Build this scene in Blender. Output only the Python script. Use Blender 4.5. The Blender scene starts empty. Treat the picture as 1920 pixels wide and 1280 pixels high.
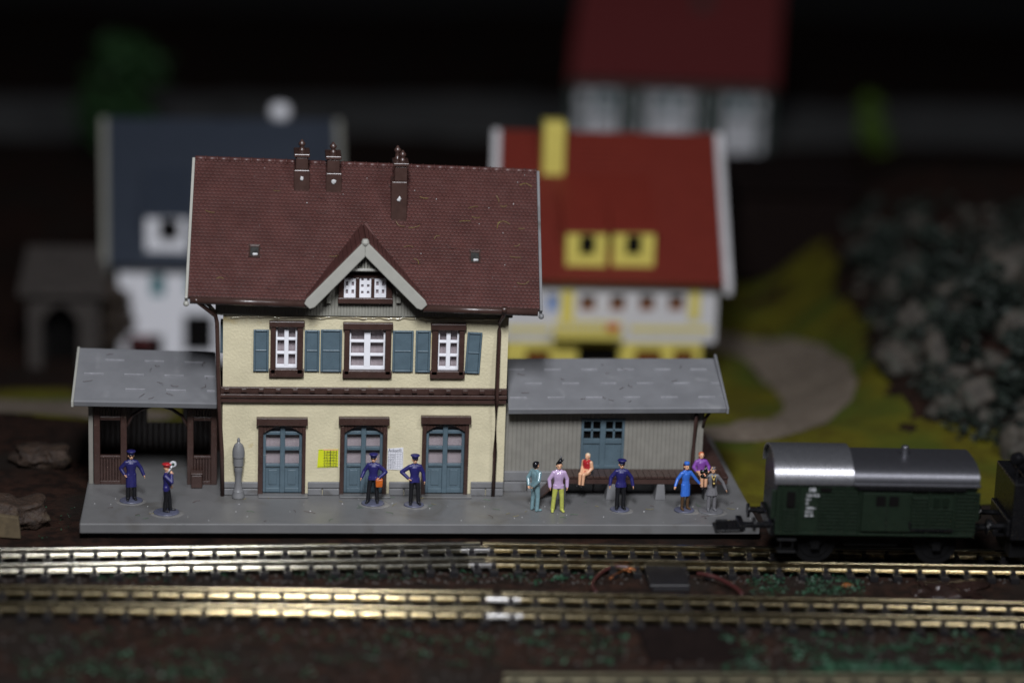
import bpy, bmesh, math, random
import numpy as np
from mathutils import Vector, Matrix, noise

random.seed(7)
SC = bpy.context.scene
COL = SC.collection

# ------------------------------------------------------------------ camera
FPX = 4902.0
PITCH, YAW, ROLL = math.radians(15.05), math.radians(5.90), math.radians(2.05)
FWD = Vector((math.sin(YAW) * math.cos(PITCH), math.cos(YAW) * math.cos(PITCH), -math.sin(PITCH)))
_r = Vector((math.cos(YAW), -math.sin(YAW), 0)); _u = _r.cross(FWD)
RT = _r * math.cos(ROLL) + _u * math.sin(ROLL)
UP = -_r * math.sin(ROLL) + _u * math.cos(ROLL)
def ray(px, py): return RT * (px - 960) - UP * (py - 640) + FWD * FPX
CAMPOS = -ray(680, 927) * (92.5 / FPX)
def aty(px, py, Y):
    d = ray(px, py); return CAMPOS + d * ((Y - CAMPOS.y) / d.y)
def atz(px, py, Z):
    d = ray(px, py); return CAMPOS + d * ((Z - CAMPOS.z) / d.z)

cam = bpy.data.cameras.new('camera'); camo = bpy.data.objects.new('camera', cam); COL.objects.link(camo)
M = Matrix.Identity(4)
for i in range(3):
    M[i][0] = RT[i]; M[i][1] = UP[i]; M[i][2] = -FWD[i]; M[i][3] = CAMPOS[i]
camo.matrix_world = M
cam.sensor_width = 36; cam.lens = FPX / 1920 * 36
cam.clip_start = 1; cam.clip_end = 2000
cam.dof.use_dof = True; cam.dof.focus_distance = 91.0
cam.dof.aperture_fstop = cam.lens / 1000 / 2.25
SC.camera = camo

# ------------------------------------------------------------------ light
W = bpy.data.worlds.new('World'); SC.world = W; W.use_nodes = True
W.node_tree.nodes['Background'].inputs[0].default_value = (.55, .65, 1, 1)
W.node_tree.nodes['Background'].inputs[1].default_value = .012
def area(name, loc, target, sx, sy, power, col, spread=180):
    l = bpy.data.lights.new(name, 'AREA'); l.shape = 'RECTANGLE'; l.size = sx; l.size_y = sy
    l.energy = power; l.color = col; l.spread = math.radians(spread)
    o = bpy.data.objects.new(name, l); COL.objects.link(o)
    o.location = loc
    o.rotation_euler = (Vector(target) - Vector(loc)).to_track_quat('-Z', 'Y').to_euler()
    return o
area('ceiling_lamp', (-5, -56, 56), (2, 8, 2), 9, 20, 26500, (.93, .95, 1.0), 120)
area('side_lamp', (35, -50, 62), (16, 4, 2), 14, 15, 7500, (.95, .96, 1.0), 120)
SC.view_settings.view_transform = 'Standard'; SC.view_settings.look = 'None'
SC.view_settings.exposure = 0; SC.view_settings.gamma = 1; SC.view_settings.use_curve_mapping = False
SC.cycles.use_denoising = True
SC.cycles.max_bounces = 6
SC.cycles.sample_clamp_indirect = 6

# ------------------------------------------------------------------ materials
def nod(nt, t, **kw):
    n = nt.nodes.new(t)
    for k, v in kw.items(): setattr(n, k, v)
    return n
def mat(name, col, rough=.4, metal=0, var=.12, vscale=3, bump=0, bscale=20, bdist=.02, spec=.5,
        stain=None, stain_scale=.9, stain_lo=.62, rvar=.1, coat=0):
    m = bpy.data.materials.new(name); m.use_nodes = True; nt = m.node_tree
    b = nt.nodes['Principled BSDF']; L = nt.links.new
    b.inputs['Metallic'].default_value = metal
    b.inputs['Specular IOR Level'].default_value = spec
    b.inputs['Coat Weight'].default_value = coat
    tc = nod(nt, 'ShaderNodeTexCoord')
    n = nod(nt, 'ShaderNodeTexNoise'); n.inputs['Scale'].default_value = vscale; n.inputs['Detail'].default_value = 6
    L(tc.outputs['Object'], n.inputs['Vector'])
    r = nod(nt, 'ShaderNodeValToRGB')
    c = Vector(col[:3])
    r.color_ramp.elements[0].position = .3; r.color_ramp.elements[1].position = .7
    r.color_ramp.elements[0].color = (*(c * (1 - var)), 1); r.color_ramp.elements[1].color = (*(c * (1 + var)), 1)
    L(n.outputs['Fac'], r.inputs['Fac'])
    out = r.outputs['Color']
    if stain:
        n2 = nod(nt, 'ShaderNodeTexNoise'); n2.inputs['Scale'].default_value = stain_scale; n2.inputs['Detail'].default_value = 4
        n2.inputs['Distortion'].default_value = .6
        L(tc.outputs['Object'], n2.inputs['Vector'])
        r2 = nod(nt, 'ShaderNodeValToRGB'); r2.color_ramp.elements[0].position = stain_lo; r2.color_ramp.elements[1].position = stain_lo + .13
        L(n2.outputs['Fac'], r2.inputs['Fac'])
        mx = nod(nt, 'ShaderNodeMix', data_type='RGBA')
        L(r2.outputs['Color'], mx.inputs['Factor']); L(out, mx.inputs[6]); mx.inputs[7].default_value = (*stain, 1)
        out = mx.outputs[2]
    L(out, b.inputs['Base Color'])
    mr = nod(nt, 'ShaderNodeMapRange'); mr.inputs['To Min'].default_value = max(.02, rough - rvar); mr.inputs['To Max'].default_value = min(1, rough + rvar)
    n3 = nod(nt, 'ShaderNodeTexNoise'); n3.inputs['Scale'].default_value = vscale * 2.3
    L(tc.outputs['Object'], n3.inputs['Vector']); L(n3.outputs['Fac'], mr.inputs['Value']); L(mr.outputs['Result'], b.inputs['Roughness'])
    if bump:
        n4 = nod(nt, 'ShaderNodeTexNoise'); n4.inputs['Scale'].default_value = bscale; n4.inputs['Detail'].default_value = 5
        L(tc.outputs['Object'], n4.inputs['Vector'])
        bp = nod(nt, 'ShaderNodeBump'); bp.inputs['Strength'].default_value = bump; bp.inputs['Distance'].default_value = bdist
        L(n4.outputs['Fac'], bp.inputs['Height']); L(bp.outputs['Normal'], b.inputs['Normal'])
    return m
def twotone(name, c1, c2, scale, lo=.45, hi=.55, rough=.8, bump=.3, c3=None, s3=.3):
    """a ground cover of two colours in noise patches (c3: broad third patches)"""
    m = bpy.data.materials.new(name); m.use_nodes = True; nt = m.node_tree; L = nt.links.new
    b = nt.nodes['Principled BSDF']; b.inputs['Roughness'].default_value = rough; b.inputs['Specular IOR Level'].default_value = .15
    tc = nod(nt, 'ShaderNodeTexCoord')
    n = nod(nt, 'ShaderNodeTexNoise'); n.inputs['Scale'].default_value = scale; n.inputs['Detail'].default_value = 8
    L(tc.outputs['Object'], n.inputs['Vector'])
    r = nod(nt, 'ShaderNodeValToRGB'); r.color_ramp.elements[0].position = lo; r.color_ramp.elements[1].position = hi
    r.color_ramp.elements[0].color = (*c1, 1); r.color_ramp.elements[1].color = (*c2, 1)
    L(n.outputs['Fac'], r.inputs['Fac']); out = r.outputs['Color']
    if c3:
        n2 = nod(nt, 'ShaderNodeTexNoise'); n2.inputs['Scale'].default_value = s3; n2.inputs['Detail'].default_value = 4
        L(tc.outputs['Object'], n2.inputs['Vector'])
        r2 = nod(nt, 'ShaderNodeValToRGB'); r2.color_ramp.elements[0].position = .5; r2.color_ramp.elements[1].position = .62
        L(n2.outputs['Fac'], r2.inputs['Fac'])
        mx = nod(nt, 'ShaderNodeMix', data_type='RGBA'); L(r2.outputs['Color'], mx.inputs['Factor'])
        L(out, mx.inputs[6]); mx.inputs[7].default_value = (*c3, 1); out = mx.outputs[2]
    L(out, b.inputs['Base Color'])
    n4 = nod(nt, 'ShaderNodeTexNoise'); n4.inputs['Scale'].default_value = 6; n4.inputs['Detail'].default_value = 8
    L(tc.outputs['Object'], n4.inputs['Vector'])
    bp = nod(nt, 'ShaderNodeBump'); bp.inputs['Strength'].default_value = bump; bp.inputs['Distance'].default_value = .15
    L(n4.outputs['Fac'], bp.inputs['Height']); L(bp.outputs['Normal'], b.inputs['Normal'])
    return m
def lace(name, c1, c2, size):
    m = bpy.data.materials.new(name); m.use_nodes = True; nt = m.node_tree; L = nt.links.new
    b = nt.nodes['Principled BSDF']; b.inputs['Roughness'].default_value = .25
    tc = nod(nt, 'ShaderNodeTexCoord'); mp = nod(nt, 'ShaderNodeMapping'); mp.inputs['Rotation'].default_value = (0, math.radians(45), 0)
    ck = nod(nt, 'ShaderNodeTexChecker'); ck.inputs['Scale'].default_value = 1 / size
    ck.inputs['Color1'].default_value = (*c1, 1); ck.inputs['Color2'].default_value = (*c2, 1)
    mp.inputs['Location'].default_value = (0, .013, 0)
    L(tc.outputs['Object'], mp.inputs['Vector']); L(mp.outputs['Vector'], ck.inputs['Vector'])
    L(ck.outputs['Color'], b.inputs['Base Color'])
    return m

MT = dict(
    cream=mat('cream_plaster', (.62, .56, .385), .30, var=.08, vscale=1.3, bump=.6, bscale=11, bdist=.035, stain=(.43, .31, .10), stain_lo=.64, stain_scale=.8, rvar=.15),
    brown=mat('brown_plastic', (.052, .028, .023), .30, var=.15, bump=.15, bscale=12),
    tile=mat('brown_roof_tile', (.078, .031, .027), .40, var=.15, vscale=1.2, bump=.2, bscale=16, rvar=.14),
    shutter=mat('blue_grey_plastic', (.085, .125, .152), .3, var=.1, bump=.12, bscale=12),
    white=mat('white_plastic', (.80, .80, .84), .35, var=.03),
    grey=mat('grey_plastic', (.175, .175, .18), .36, var=.1, vscale=1.5, bump=.12, bscale=18, stain=(.10, .095, .09), stain_lo=.6),
    roofgrey=mat('grey_sheet_roof', (.172, .174, .184), .42, var=.1, vscale=1.1, bump=.15, bscale=14, stain=(.22, .22, .23), stain_lo=.62),
    plat=mat('grey_platform', (.142, .141, .142), .40, var=.10, vscale=.8, bump=.15, bscale=10, stain=(.112, .107, .10), stain_lo=.57, stain_scale=.6, rvar=.14),
    siding=mat('grey_green_board', (.26, .255, .22), .36, var=.09),
    shed=mat('shed_board', (.22, .21, .185), .42, var=.09),
    barge=mat('pale_bargeboard', (.34, .335, .30), .33, var=.05, bump=.08),
    curtain=lace('lace_curtain', (.44, .39, .41), (.17, .13, .14), .032),
    dark=mat('dark_interior', (.004, .0035, .0035), .8, spec=.08),
    black=mat('black_plastic', (.006, .006, .007), .28, var=.2),
    blackmatt=mat('black_underframe', (.004, .004, .0045), .5, var=.2, spec=.25),
    green=mat('dark_green_paint', (.010, .0175, .011), .30, var=.12),
    silver=mat('silver_paint_dim', (.13, .13, .145), .42, metal=.85, var=.06, vscale=5, bump=.02, bscale=40, rvar=.06),  # same silver as the cab roof, darkened for the main roof's weaker highlight
    railwhite=mat('nickel_silver_rail', (.38, .36, .30), .165, metal=1, var=.14, vscale=2.5, bump=.015, bscale=25, rvar=.05),
    rail=mat('brass_rail', (.38, .32, .20), .175, metal=1, var=.16, vscale=2.5, bump=.015, bscale=25, rvar=.06, stain=(.25, .15, .06), stain_lo=.66, stain_scale=.5),
    railbright=mat('polished_joiner', (.42, .41, .40), .22, metal=1, var=.2, vscale=6, bump=.06, bscale=14, rvar=.06),
    raildull=mat('dull_rail', (.20, .18, .12), .38, metal=1, var=.16),
    silverlit=mat('silver_paint_lit', (.52, .52, .55), .28, metal=.92, var=.06, vscale=5, rvar=.04),  # same silver paint, lightened: the cab roof's strong highlight put into colour
    gluewet=mat('clear_glue_bead', (.50, .44, .30), .10, var=.15, vscale=5, bump=.5, bscale=9, rvar=.06, coat=.6),
    sleeper=mat('sleeper_plastic', (.012, .011, .012), .42, var=.2, spec=.35),
    skin=mat('skin_paint', (.72, .40, .24), .4, var=.08),
    navy=mat('navy_uniform_paint', (.017, .015, .115), .46, var=.15, vscale=8),
    navycoat=mat('blue_coat_paint', (.016, .015, .10), .45, var=.15, vscale=8),
    trouser=mat('black_trouser_paint', (.008, .008, .010), .38),
    teal=mat('teal_suit_paint', (.17, .28, .31), .22, var=.12, vscale=7, coat=.4),
    lilac=mat('lilac_jacket_paint', (.50, .36, .56), .22, var=.08, vscale=7, coat=.4),
    lime=mat('lime_trouser_paint', (.45, .47, .10), .3, var=.15, vscale=9),
    azure=mat('azure_suit_paint', (.04, .15, .58), .35, var=.12, vscale=8),
    field=mat('field_grey_paint', (.15, .145, .155), .42, var=.18, vscale=10),
    redp=mat('red_cloth_paint', (.42, .02, .025), .35, var=.15),
    purple=mat('purple_paint', (.20, .06, .33), .4, var=.1),
    orangehair=mat('orange_hair_paint', (.50, .12, .05), .4),
    blonde=mat('blonde_hair_paint', (.66, .52, .36), .4),
    hairblack=mat('black_hair_paint', (.008, .008, .011), .2),
    hairred=mat('auburn_hair_paint', (.09, .012, .012), .4),
    boot=mat('brown_boot_paint', (.085, .045, .02), .4),
    orange=mat('orange_bag_paint', (.50, .11, .015), .35, var=.2, vscale=10),
    gold=mat('gold_paint', (.50, .36, .10), .35, var=.2),
    disc=mat('figure_base_paint', (.085, .09, .135), .36, var=.15, vscale=5),
    discgrey=mat('grey_figure_base', (.13, .13, .14), .4, var=.15, vscale=5),
    glue=mat('dried_glue', (.19, .185, .18), .22, var=.15, vscale=4, bump=.2, bscale=8),
    yellowp=mat('yellow_paper', (.62, .66, .015), .5, var=.04),
    whitep=mat('white_paper', (.72, .72, .76), .5, var=.03),
    ink=mat('black_ink', (.02, .02, .025), .6),
    inkblue=mat('blue_ink', (.02, .022, .045), .6),
    inkred=mat('pink_print', (.75, .35, .22), .6),
    roofedge=mat('roof_edge_wear_glint', (.30, .30, .32), .4, var=.2, vscale=4),  # scuffed lip edges, their glint also put into the paler grey
    redroof=mat('red_tile_roof', (.155, .020, .012), .45, var=.1, bump=.2, bscale=8),
    darkred=mat('dark_red_roof', (.17, .030, .030), .5, var=.1, bump=.2, bscale=8),
    slate=mat('slate_blue_roof', (.034, .043, .062), .5, var=.12, bump=.2, bscale=8),
    yellow=mat('yellow_plaster', (.62, .52, .11), .5, var=.08),
    render=mat('white_plaster', (.54, .53, .54), .5, var=.06, vscale=2),
    rust=mat('rust_brown_window', (.17, .055, .012), .4),
    bluewin=mat('blue_window', (.20, .27, .45), .4),
    tealwin=mat('teal_shutter', (.06, .17, .19), .4),
    timber=mat('dark_green_timber', (.020, .038, .030), .6),
    stone=mat('brown_stone', (.040, .033, .029), .8, var=.3, vscale=2.5, bump=.6, bscale=5, bdist=.1),
    rock=mat('grey_rock', (.050, .042, .033), .75, var=.4, vscale=1.6, bump=.7, bscale=3, bdist=.2, stain=(.022, .03, .02), stain_lo=.47, stain_scale=.5),
    bark=mat('cork_bark', (.030, .016, .009), .7, var=.5, vscale=4, bump=.8, bscale=7, bdist=.12, stain=(.06, .042, .024), stain_lo=.6, stain_scale=1.2),
    cutcork=mat('cut_cork', (.09, .065, .034), .8, var=.2, vscale=6, bump=.3),
    brick=mat('dark_red_brick', (.008, .0045, .004), .9, spec=.1, var=.3, vscale=3),
    leaf=mat('dark_leaf', (.018, .062, .014), .7, var=.4, vscale=2),
    leafbright=mat('lime_leaf', (.085, .16, .010), .7, var=.35, vscale=2),
    leafdull=mat('dull_leaf', (.010, .017, .012), .7, var=.4, vscale=2),
    trunk=mat('trunk_bark', (.05, .035, .025), .8, var=.3, vscale=6),
    flock=mat('green_flock', (.014, .058, .028), .6, var=.5, vscale=1.5),
    fibre=mat('yellow_fibre', (.22, .18, .04), .5, var=.4, vscale=.7),
    fibred=mat('dark_fibre', (.05, .018, .015), .5, var=.3),
    fibreg=mat('green_fibre', (.05, .13, .05), .5, var=.4, vscale=.7),
    speck=mat('white_speck', (.5, .5, .5), .4),
    copper=mat('copper_wire', (.45, .16, .06), .3, metal=.8),
    wire=mat('red_brown_wire', (.05, .014, .013), .35),
    foam=twotone('brown_trackside', (.010, .0055, .004), (.026, .012, .008), 2.2, .4, .6, rough=.75, bump=.5, c3=(.014, .010, .008), s3=.25),
    gloss=mat('dried_resin', (.020, .011, .009), .10, var=.3, bump=.9, bscale=3.5, bdist=.12),
    moss=twotone('moss_lawn', (.076, .063, .005), (.108, .098, .007), .8, .38, .62, rough=.9, bump=.6, c3=(.058, .072, .008), s3=.16),
    gravel=twotone('gravel_path', (.135, .107, .082), (.19, .155, .122), 3, .4, .6, rough=.9, bump=.4),
    road=mat('grey_road', (.10, .10, .098), .8, var=.15, vscale=.3),
    night=mat('black_backdrop', (.0025, .0025, .003), .9),
)

# ------------------------------------------------------------------ mesh helpers
class MB:
    def __init__(s): s.bm = bmesh.new()
    def box(s, x0, x1, y0, y1, z0, z1):
        v = [s.bm.verts.new((x, y, z)) for x in (x0, x1) for y in (y0, y1) for z in (z0, z1)]
        for f in ((0, 1, 3, 2), (4, 6, 7, 5), (0, 4, 5, 1), (2, 3, 7, 6), (0, 2, 6, 4), (1, 5, 7, 3)):
            s.bm.faces.new([v[i] for i in f])
        return s
    def hexa(s, p):   # 8 points: bottom loop 4, top loop 4
        v = [s.bm.verts.new(q) for q in p]
        for f in ((3, 2, 1, 0), (4, 5, 6, 7), (0, 1, 5, 4), (1, 2, 6, 5), (2, 3, 7, 6), (3, 0, 4, 7)):
            s.bm.faces.new([v[i] for i in f])
        return s
    def plate(s, a, b, c, d, t):  # quad a b c d given a thickness vector t
        t = Vector(t); return s.hexa([Vector(q) - t for q in (a, b, c, d)] + [Vector(q) for q in (a, b, c, d)])
    def prism(s, poly, d):
        d = Vector(d); n = len(poly)
        A = [s.bm.verts.new(Vector(q)) for q in poly]; B = [s.bm.verts.new(Vector(q) + d) for q in poly]
        s.bm.faces.new(A[::-1]); s.bm.faces.new(B)
        for i in range(n): s.bm.faces.new((A[i], A[(i + 1) % n], B[(i + 1) % n], B[i]))
        return s
    def tube(s, pts, r, n=8, r1=None):
        pts = [Vector(p) for p in pts]; rings = []; m = len(pts)
        up = Vector((0, 0, 1))
        for i, p in enumerate(pts):
            t = (pts[min(i + 1, m - 1)] - pts[max(i - 1, 0)]).normalized()
            a = t.cross(up)
            if a.length < 1e-3: a = t.cross(Vector((1, 0, 0)))
            a.normalize(); b = a.cross(t)
            rr = r if r1 is None else r + (r1 - r) * i / (m - 1)
            rings.append([s.bm.verts.new(p + (a * math.cos(k * 2 * math.pi / n) + b * math.sin(k * 2 * math.pi / n)) * rr) for k in range(n)])
        for i in range(m - 1):
            for k in range(n):
                s.bm.faces.new((rings[i][k], rings[i][(k + 1) % n], rings[i + 1][(k + 1) % n], rings[i + 1][k]))
        s.bm.faces.new(rings[0][::-1]); s.bm.faces.new(rings[-1])
        return s
    def lathe(s, c, prof, n=20, sy=1):   # prof: (r, z) bottom to top, about a vertical axis at c
        c = Vector(c); rings = []
        for r, z in prof:
            rings.append([s.bm.verts.new(c + Vector((r * math.cos(k * 2 * math.pi / n), sy * r * math.sin(k * 2 * math.pi / n), z))) for k in range(n)])
        for i in range(len(prof) - 1):
            for k in range(n):
                s.bm.faces.new((rings[i][k], rings[i][(k + 1) % n], rings[i + 1][(k + 1) % n], rings[i + 1][k]))
        s.bm.faces.new(rings[0][::-1]); s.bm.faces.new(rings[-1])
        return s
    def disc(s, c, axis, r, h, n=20):
        a = Vector(axis).normalized(); return s.tube([Vector(c) - a * h / 2, Vector(c) + a * h / 2], r, n)
    def hull(s, a, ra, b, rb, n=8):
        pts = []
        for c, r in ((a, ra), (b, rb)):
            r = (r, r, r) if not hasattr(r, '__len__') else r
            for i in range(n + 1):
                th = math.pi * i / n
                for k in range(n * 2 if 0 < i < n else 1):
                    ph = math.pi * k / n
                    pts.append((c[0] + r[0] * math.sin(th) * math.cos(ph), c[1] + r[1] * math.sin(th) * math.sin(ph), c[2] + r[2] * math.cos(th)))
        vs = [s.bm.verts.new(p) for p in pts]
        res = bmesh.ops.convex_hull(s.bm, input=vs)
        dead = [e for e in res['geom_interior'] if isinstance(e, bmesh.types.BMVert)]
        bmesh.ops.delete(s.bm, geom=dead, context='VERTS')
        return s
    def ball(s, c, r, n=6): return s.hull(c, r, c, r, n)
    def rockball(s, c, r, seed=0, rough=.35, sub=3, boxy=0):
        bmt = bmesh.new(); bmesh.ops.create_icosphere(bmt, subdivisions=sub, radius=1)
        mp = {}
        for v in bmt.verts:
            q = v.co.copy(); o = Vector((seed * 3.1, seed * 1.7, seed))
            k = 1 + rough * noise.noise(q * 1.3 + o) * 1.6 + rough * .5 * noise.noise(q * 3.7 + o)
            if boxy: q = q / max(abs(q.x), abs(q.y), abs(q.z)) ** boxy
            q = Vector((q.x * r[0], q.y * r[1], q.z * r[2])) * k
            mp[v.index] = s.bm.verts.new(Vector(c) + q)
        for f in bmt.faces: s.bm.faces.new([mp[v.index] for v in f.verts])
        bmt.free(); return s
    def build(s, name, m, parent=None, smooth=False, bevel=0, origin=None, seg=2):
        bmesh.ops.recalc_face_normals(s.bm, faces=s.bm.faces[:])
        o0 = WORLD.get(parent.name, Vector((0, 0, 0))) if parent else Vector(origin or (0, 0, 0))
        if o0.length: bmesh.ops.translate(s.bm, verts=s.bm.verts[:], vec=-o0)
        me = bpy.data.meshes.new(name); s.bm.to_mesh(me); s.bm.free()
        for q in (m if isinstance(m, list) else [m]): me.materials.append(q)
        if smooth:
            for p in me.polygons: p.use_smooth = True
        o = bpy.data.objects.new(name, me); COL.objects.link(o)
        if parent: o.parent = parent
        else: o.location = o0
        WORLD[o.name] = o0
        if bevel:
            b = o.modifiers.new('bevel', 'BEVEL'); b.width = bevel; b.segments = seg; b.limit_method = 'ANGLE'; b.angle_limit = math.radians(40)
        return o
WORLD = {}
def tag(o, label=None, cat=None, group=None, kind=None):
    if label: o['label'] = label
    if cat: o['category'] = cat
    if group: o['group'] = group
    if kind: o['kind'] = kind
    return o
def thing(name, label, cat, loc, group=None):
    o = bpy.data.objects.new(name, None); COL.objects.link(o); o.location = loc; o.empty_display_size = .3
    WORLD[o.name] = Vector(loc)
    return tag(o, label, cat, group)
def text(name, body, size, m, parent, loc, ext=.004, align='LEFT', rot=(math.pi / 2, 0, 0), sx=1):
    cu = bpy.data.curves.new(name, 'FONT'); cu.body = body; cu.size = size; cu.extrude = ext; cu.align_x = align
    t = bpy.data.objects.new('tmp_text', cu); COL.objects.link(t)
    dg = bpy.context.evaluated_depsgraph_get()
    me = bpy.data.meshes.new_from_object(t.evaluated_get(dg)); me.name = name
    COL.objects.unlink(t); bpy.data.objects.remove(t)
    me.transform(Matrix.LocRotScale(Vector(loc) - WORLD[parent.name], Matrix.Rotation(rot[0], 3, 'X').to_quaternion() if rot[2] == 0 else (Matrix.Rotation(rot[2], 3, 'Z') @ Matrix.Rotation(rot[0], 3, 'X')).to_quaternion(), Vector((sx, 1, 1))))
    me.materials.clear(); me.materials.append(m)
    o = bpy.data.objects.new(name, me); COL.objects.link(o); o.parent = parent
    WORLD[o.name] = WORLD[parent.name]
    return o
def X(px, py, Y=0): return aty(px, py, Y).x
def Z(px, py, Y=0): return aty(px, py, Y).z
def rect(px0, py0, px1, py1, Y=0):
    mx, my = (px0 + px1) / 2, (py0 + py1) / 2
    return X(px0, my, Y), X(px1, my, Y), Z(mx, py1, Y), Z(mx, py0, Y)   # x0 x1 z0 z1
def holed_wall(mb, x0, x1, z0, z1, holes, y0, y1):
    xs = sorted({x0, x1, *[h[0] for h in holes], *[h[1] for h in holes]}); zs = sorted({z0, z1, *[h[2] for h in holes], *[h[3] for h in holes]})
    V = {}
    def v(i, j):
        if (i, j) not in V: V[i, j] = mb.bm.verts.new((xs[i], y0, zs[j]))
        return V[i, j]
    fs = []
    for i in range(len(xs) - 1):
        for j in range(len(zs) - 1):
            cx, cz = (xs[i] + xs[i + 1]) / 2, (zs[j] + zs[j + 1]) / 2
            if any(h[0] < cx < h[1] and h[2] < cz < h[3] for h in holes): continue
            fs.append(mb.bm.faces.new((v(i, j), v(i + 1, j), v(i + 1, j + 1), v(i, j + 1))))
    r = bmesh.ops.extrude_face_region(mb.bm, geom=fs)
    bmesh.ops.translate(mb.bm, verts=[g for g in r['geom'] if isinstance(g, bmesh.types.BMVert)], vec=(0, y1 - y0, 0))
def boards(mb, x0, x1, zlo, zhi, Y, step, depth=.02, thick=.012):
    """vertical match-boarding; zlo, zhi may be functions of x"""
    n = max(2, round((x1 - x0) / step)); w = (x1 - x0) / n
    lo = zlo if callable(zlo) else (lambda x: zlo); hi = zhi if callable(zhi) else (lambda x: zhi)
    for i in range(n):
        a, b = x0 + i * w, x0 + (i + 1) * w
        if hi((a + b) / 2) - lo((a + b) / 2) < .02: continue
        g = w * .14
        mb.hexa([(a + g, Y - depth, lo(a)), (b - g, Y - depth, lo(b)), (b, Y + thick, lo(b)), (a, Y + thick, lo(a)),
                 (a + g, Y - depth, hi(a)), (b - g, Y - depth, hi(b)), (b, Y + thick, hi(b)), (a, Y + thick, hi(a))])

# ------------------------------------------------------------------ terrain
def smooth(a, b, t): t = max(0, min(1, (t - a) / (b - a))); return t * t * (3 - 2 * t)
GZ = -.62
def terr(x, y):
    z = GZ - 2.9 * smooth(6, 29, y) - .2 * smooth(29, 75, y) - 1.7 * smooth(22, 35, y) * (1 - smooth(52, 72, y)) * smooth(8, -2, x)
    mx = x - 17.5 - .10 * (y - 10)
    z += 6.5 * smooth(0, 11, mx) * smooth(6, 22, y) * (1 - smooth(45, 70, y))
    z += (noise.noise(Vector((x * .35, y * .35, 0))) * .25 + noise.noise(Vector((x * .09, y * .09, 3))) * .4) * smooth(6, 14, y)
    z += noise.noise(Vector((x * 1.1, y * 1.1, 7))) * .035
    return z
def onground(px, py):
    z = GZ
    for _ in range(30):
        p = atz(px, py, z); z = z + (terr(p.x, p.y) - z) * .6
    return Vector((p.x, p.y, terr(p.x, p.y)))
def sheet(name, xs, ys, lift, m, keep=None):
    mb = MB(); V = {}
    for i, x in enumerate(xs):
        for j, y in enumerate(ys): V[i, j] = mb.bm.verts.new((x, y, terr(x, y) + lift))
    for i in range(len(xs) - 1):
        for j in range(len(ys) - 1):
            if keep and not keep((xs[i] + xs[i + 1]) / 2, (ys[j] + ys[j + 1]) / 2): continue
            mb.bm.faces.new((V[i, j], V[i + 1, j], V[i + 1, j + 1], V[i, j + 1]))
    bmesh.ops.delete(mb.bm, geom=[v for v in mb.bm.verts if not v.link_faces], context='VERTS')
    return mb.build(name, m, smooth=True)
def lin(a, b, n): return [a + (b - a) * i / n for i in range(n + 1)]
ys = lin(-30, 40, 140) + lin(41, 150, 60)
g = sheet('ground', lin(-90, 110, 240), ys, 0, MT['foam']); tag(g, kind='structure')
def mossy(x, y):
    n = noise.noise(Vector((x * .25, y * .25, 5))) * 2.2 + noise.noise(Vector((x * .8, y * .8, 1))) * .8
    right = y > .9 + n * .4 and x > 12.6 + .02 * y + n * .3 and x < 36
    left = 13 < y + n * 1.5 < 24 and x < -9 + n and x > -22
    return (right and y < 51 + n * 1.0 and (x < 20.8 + .12 * y + n * .6 or y < 10 + n * 1.2)) or left or (y > 9 + n and y < 24 and -9 < x < 13)
g = sheet('grass', lin(-24, 37, 260), lin(.6, 56, 230), .03, MT['moss'], mossy); tag(g, 'patchy yellow green moss lawn behind the station', 'grass', kind='stuff')
def strip(name, pts, w, m, lift):
    """path over the terrain through pixel points"""
    c = [onground(*p) for p in pts]; fine = []
    for i in range(len(c) - 1):
        p0, p1, p2, p3 = c[max(i - 1, 0)], c[i], c[i + 1], c[min(i + 2, len(c) - 1)]
        for k in range(10):
            t = k / 10
            fine.append(.5 * ((2 * p1) + (p2 - p0) * t + (2 * p0 - 5 * p1 + 4 * p2 - p3) * t * t + (3 * p1 - p0 - 3 * p2 + p3) * t ** 3))
    fine.append(c[-1]); mb = MB(); rows = []
    for i, p in enumerate(fine):
        t = fine[min(i + 1, len(fine) - 1)] - fine[max(i - 1, 0)]; t.z = 0; t.normalize(); nn = Vector((-t.y, t.x, 0))
        row = []
        for k in range(9):
            q = p + nn * w * ((k - 4) / 8) * (1 + .15 * noise.noise(p * .6 + Vector((k, 0, 0))))
            row.append(mb.bm.verts.new((q.x, q.y, terr(q.x, q.y) + lift)))
        rows.append(row)
    for a, b in zip(rows, rows[1:]):
        for k in range(8): mb.bm.faces.new((a[k], a[k + 1], b[k + 1], b[k]))
    return tag(mb.build(name, m, smooth=True), kind='structure')
strip('path', [(1250, 640), (1370, 645), (1455, 672), (1520, 715), (1535, 758), (1490, 792), (1420, 808), (1320, 812), (1250, 812)], 3.0, MT['gravel'], .07)
strip('gravel_path', [(-60, 770), (60, 768), (170, 775), (300, 790)], 4.5, MT['gravel'], .07)
strip('road', [(-300, 225), (400, 218), (1000, 226), (1500, 232), (2200, 235)], 17, MT['road'], .1)
mb = MB(); mb.box(-160, 190, 152, 153, -12, 80); tag(mb.build('backdrop', MT['night']), kind='structure')

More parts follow.
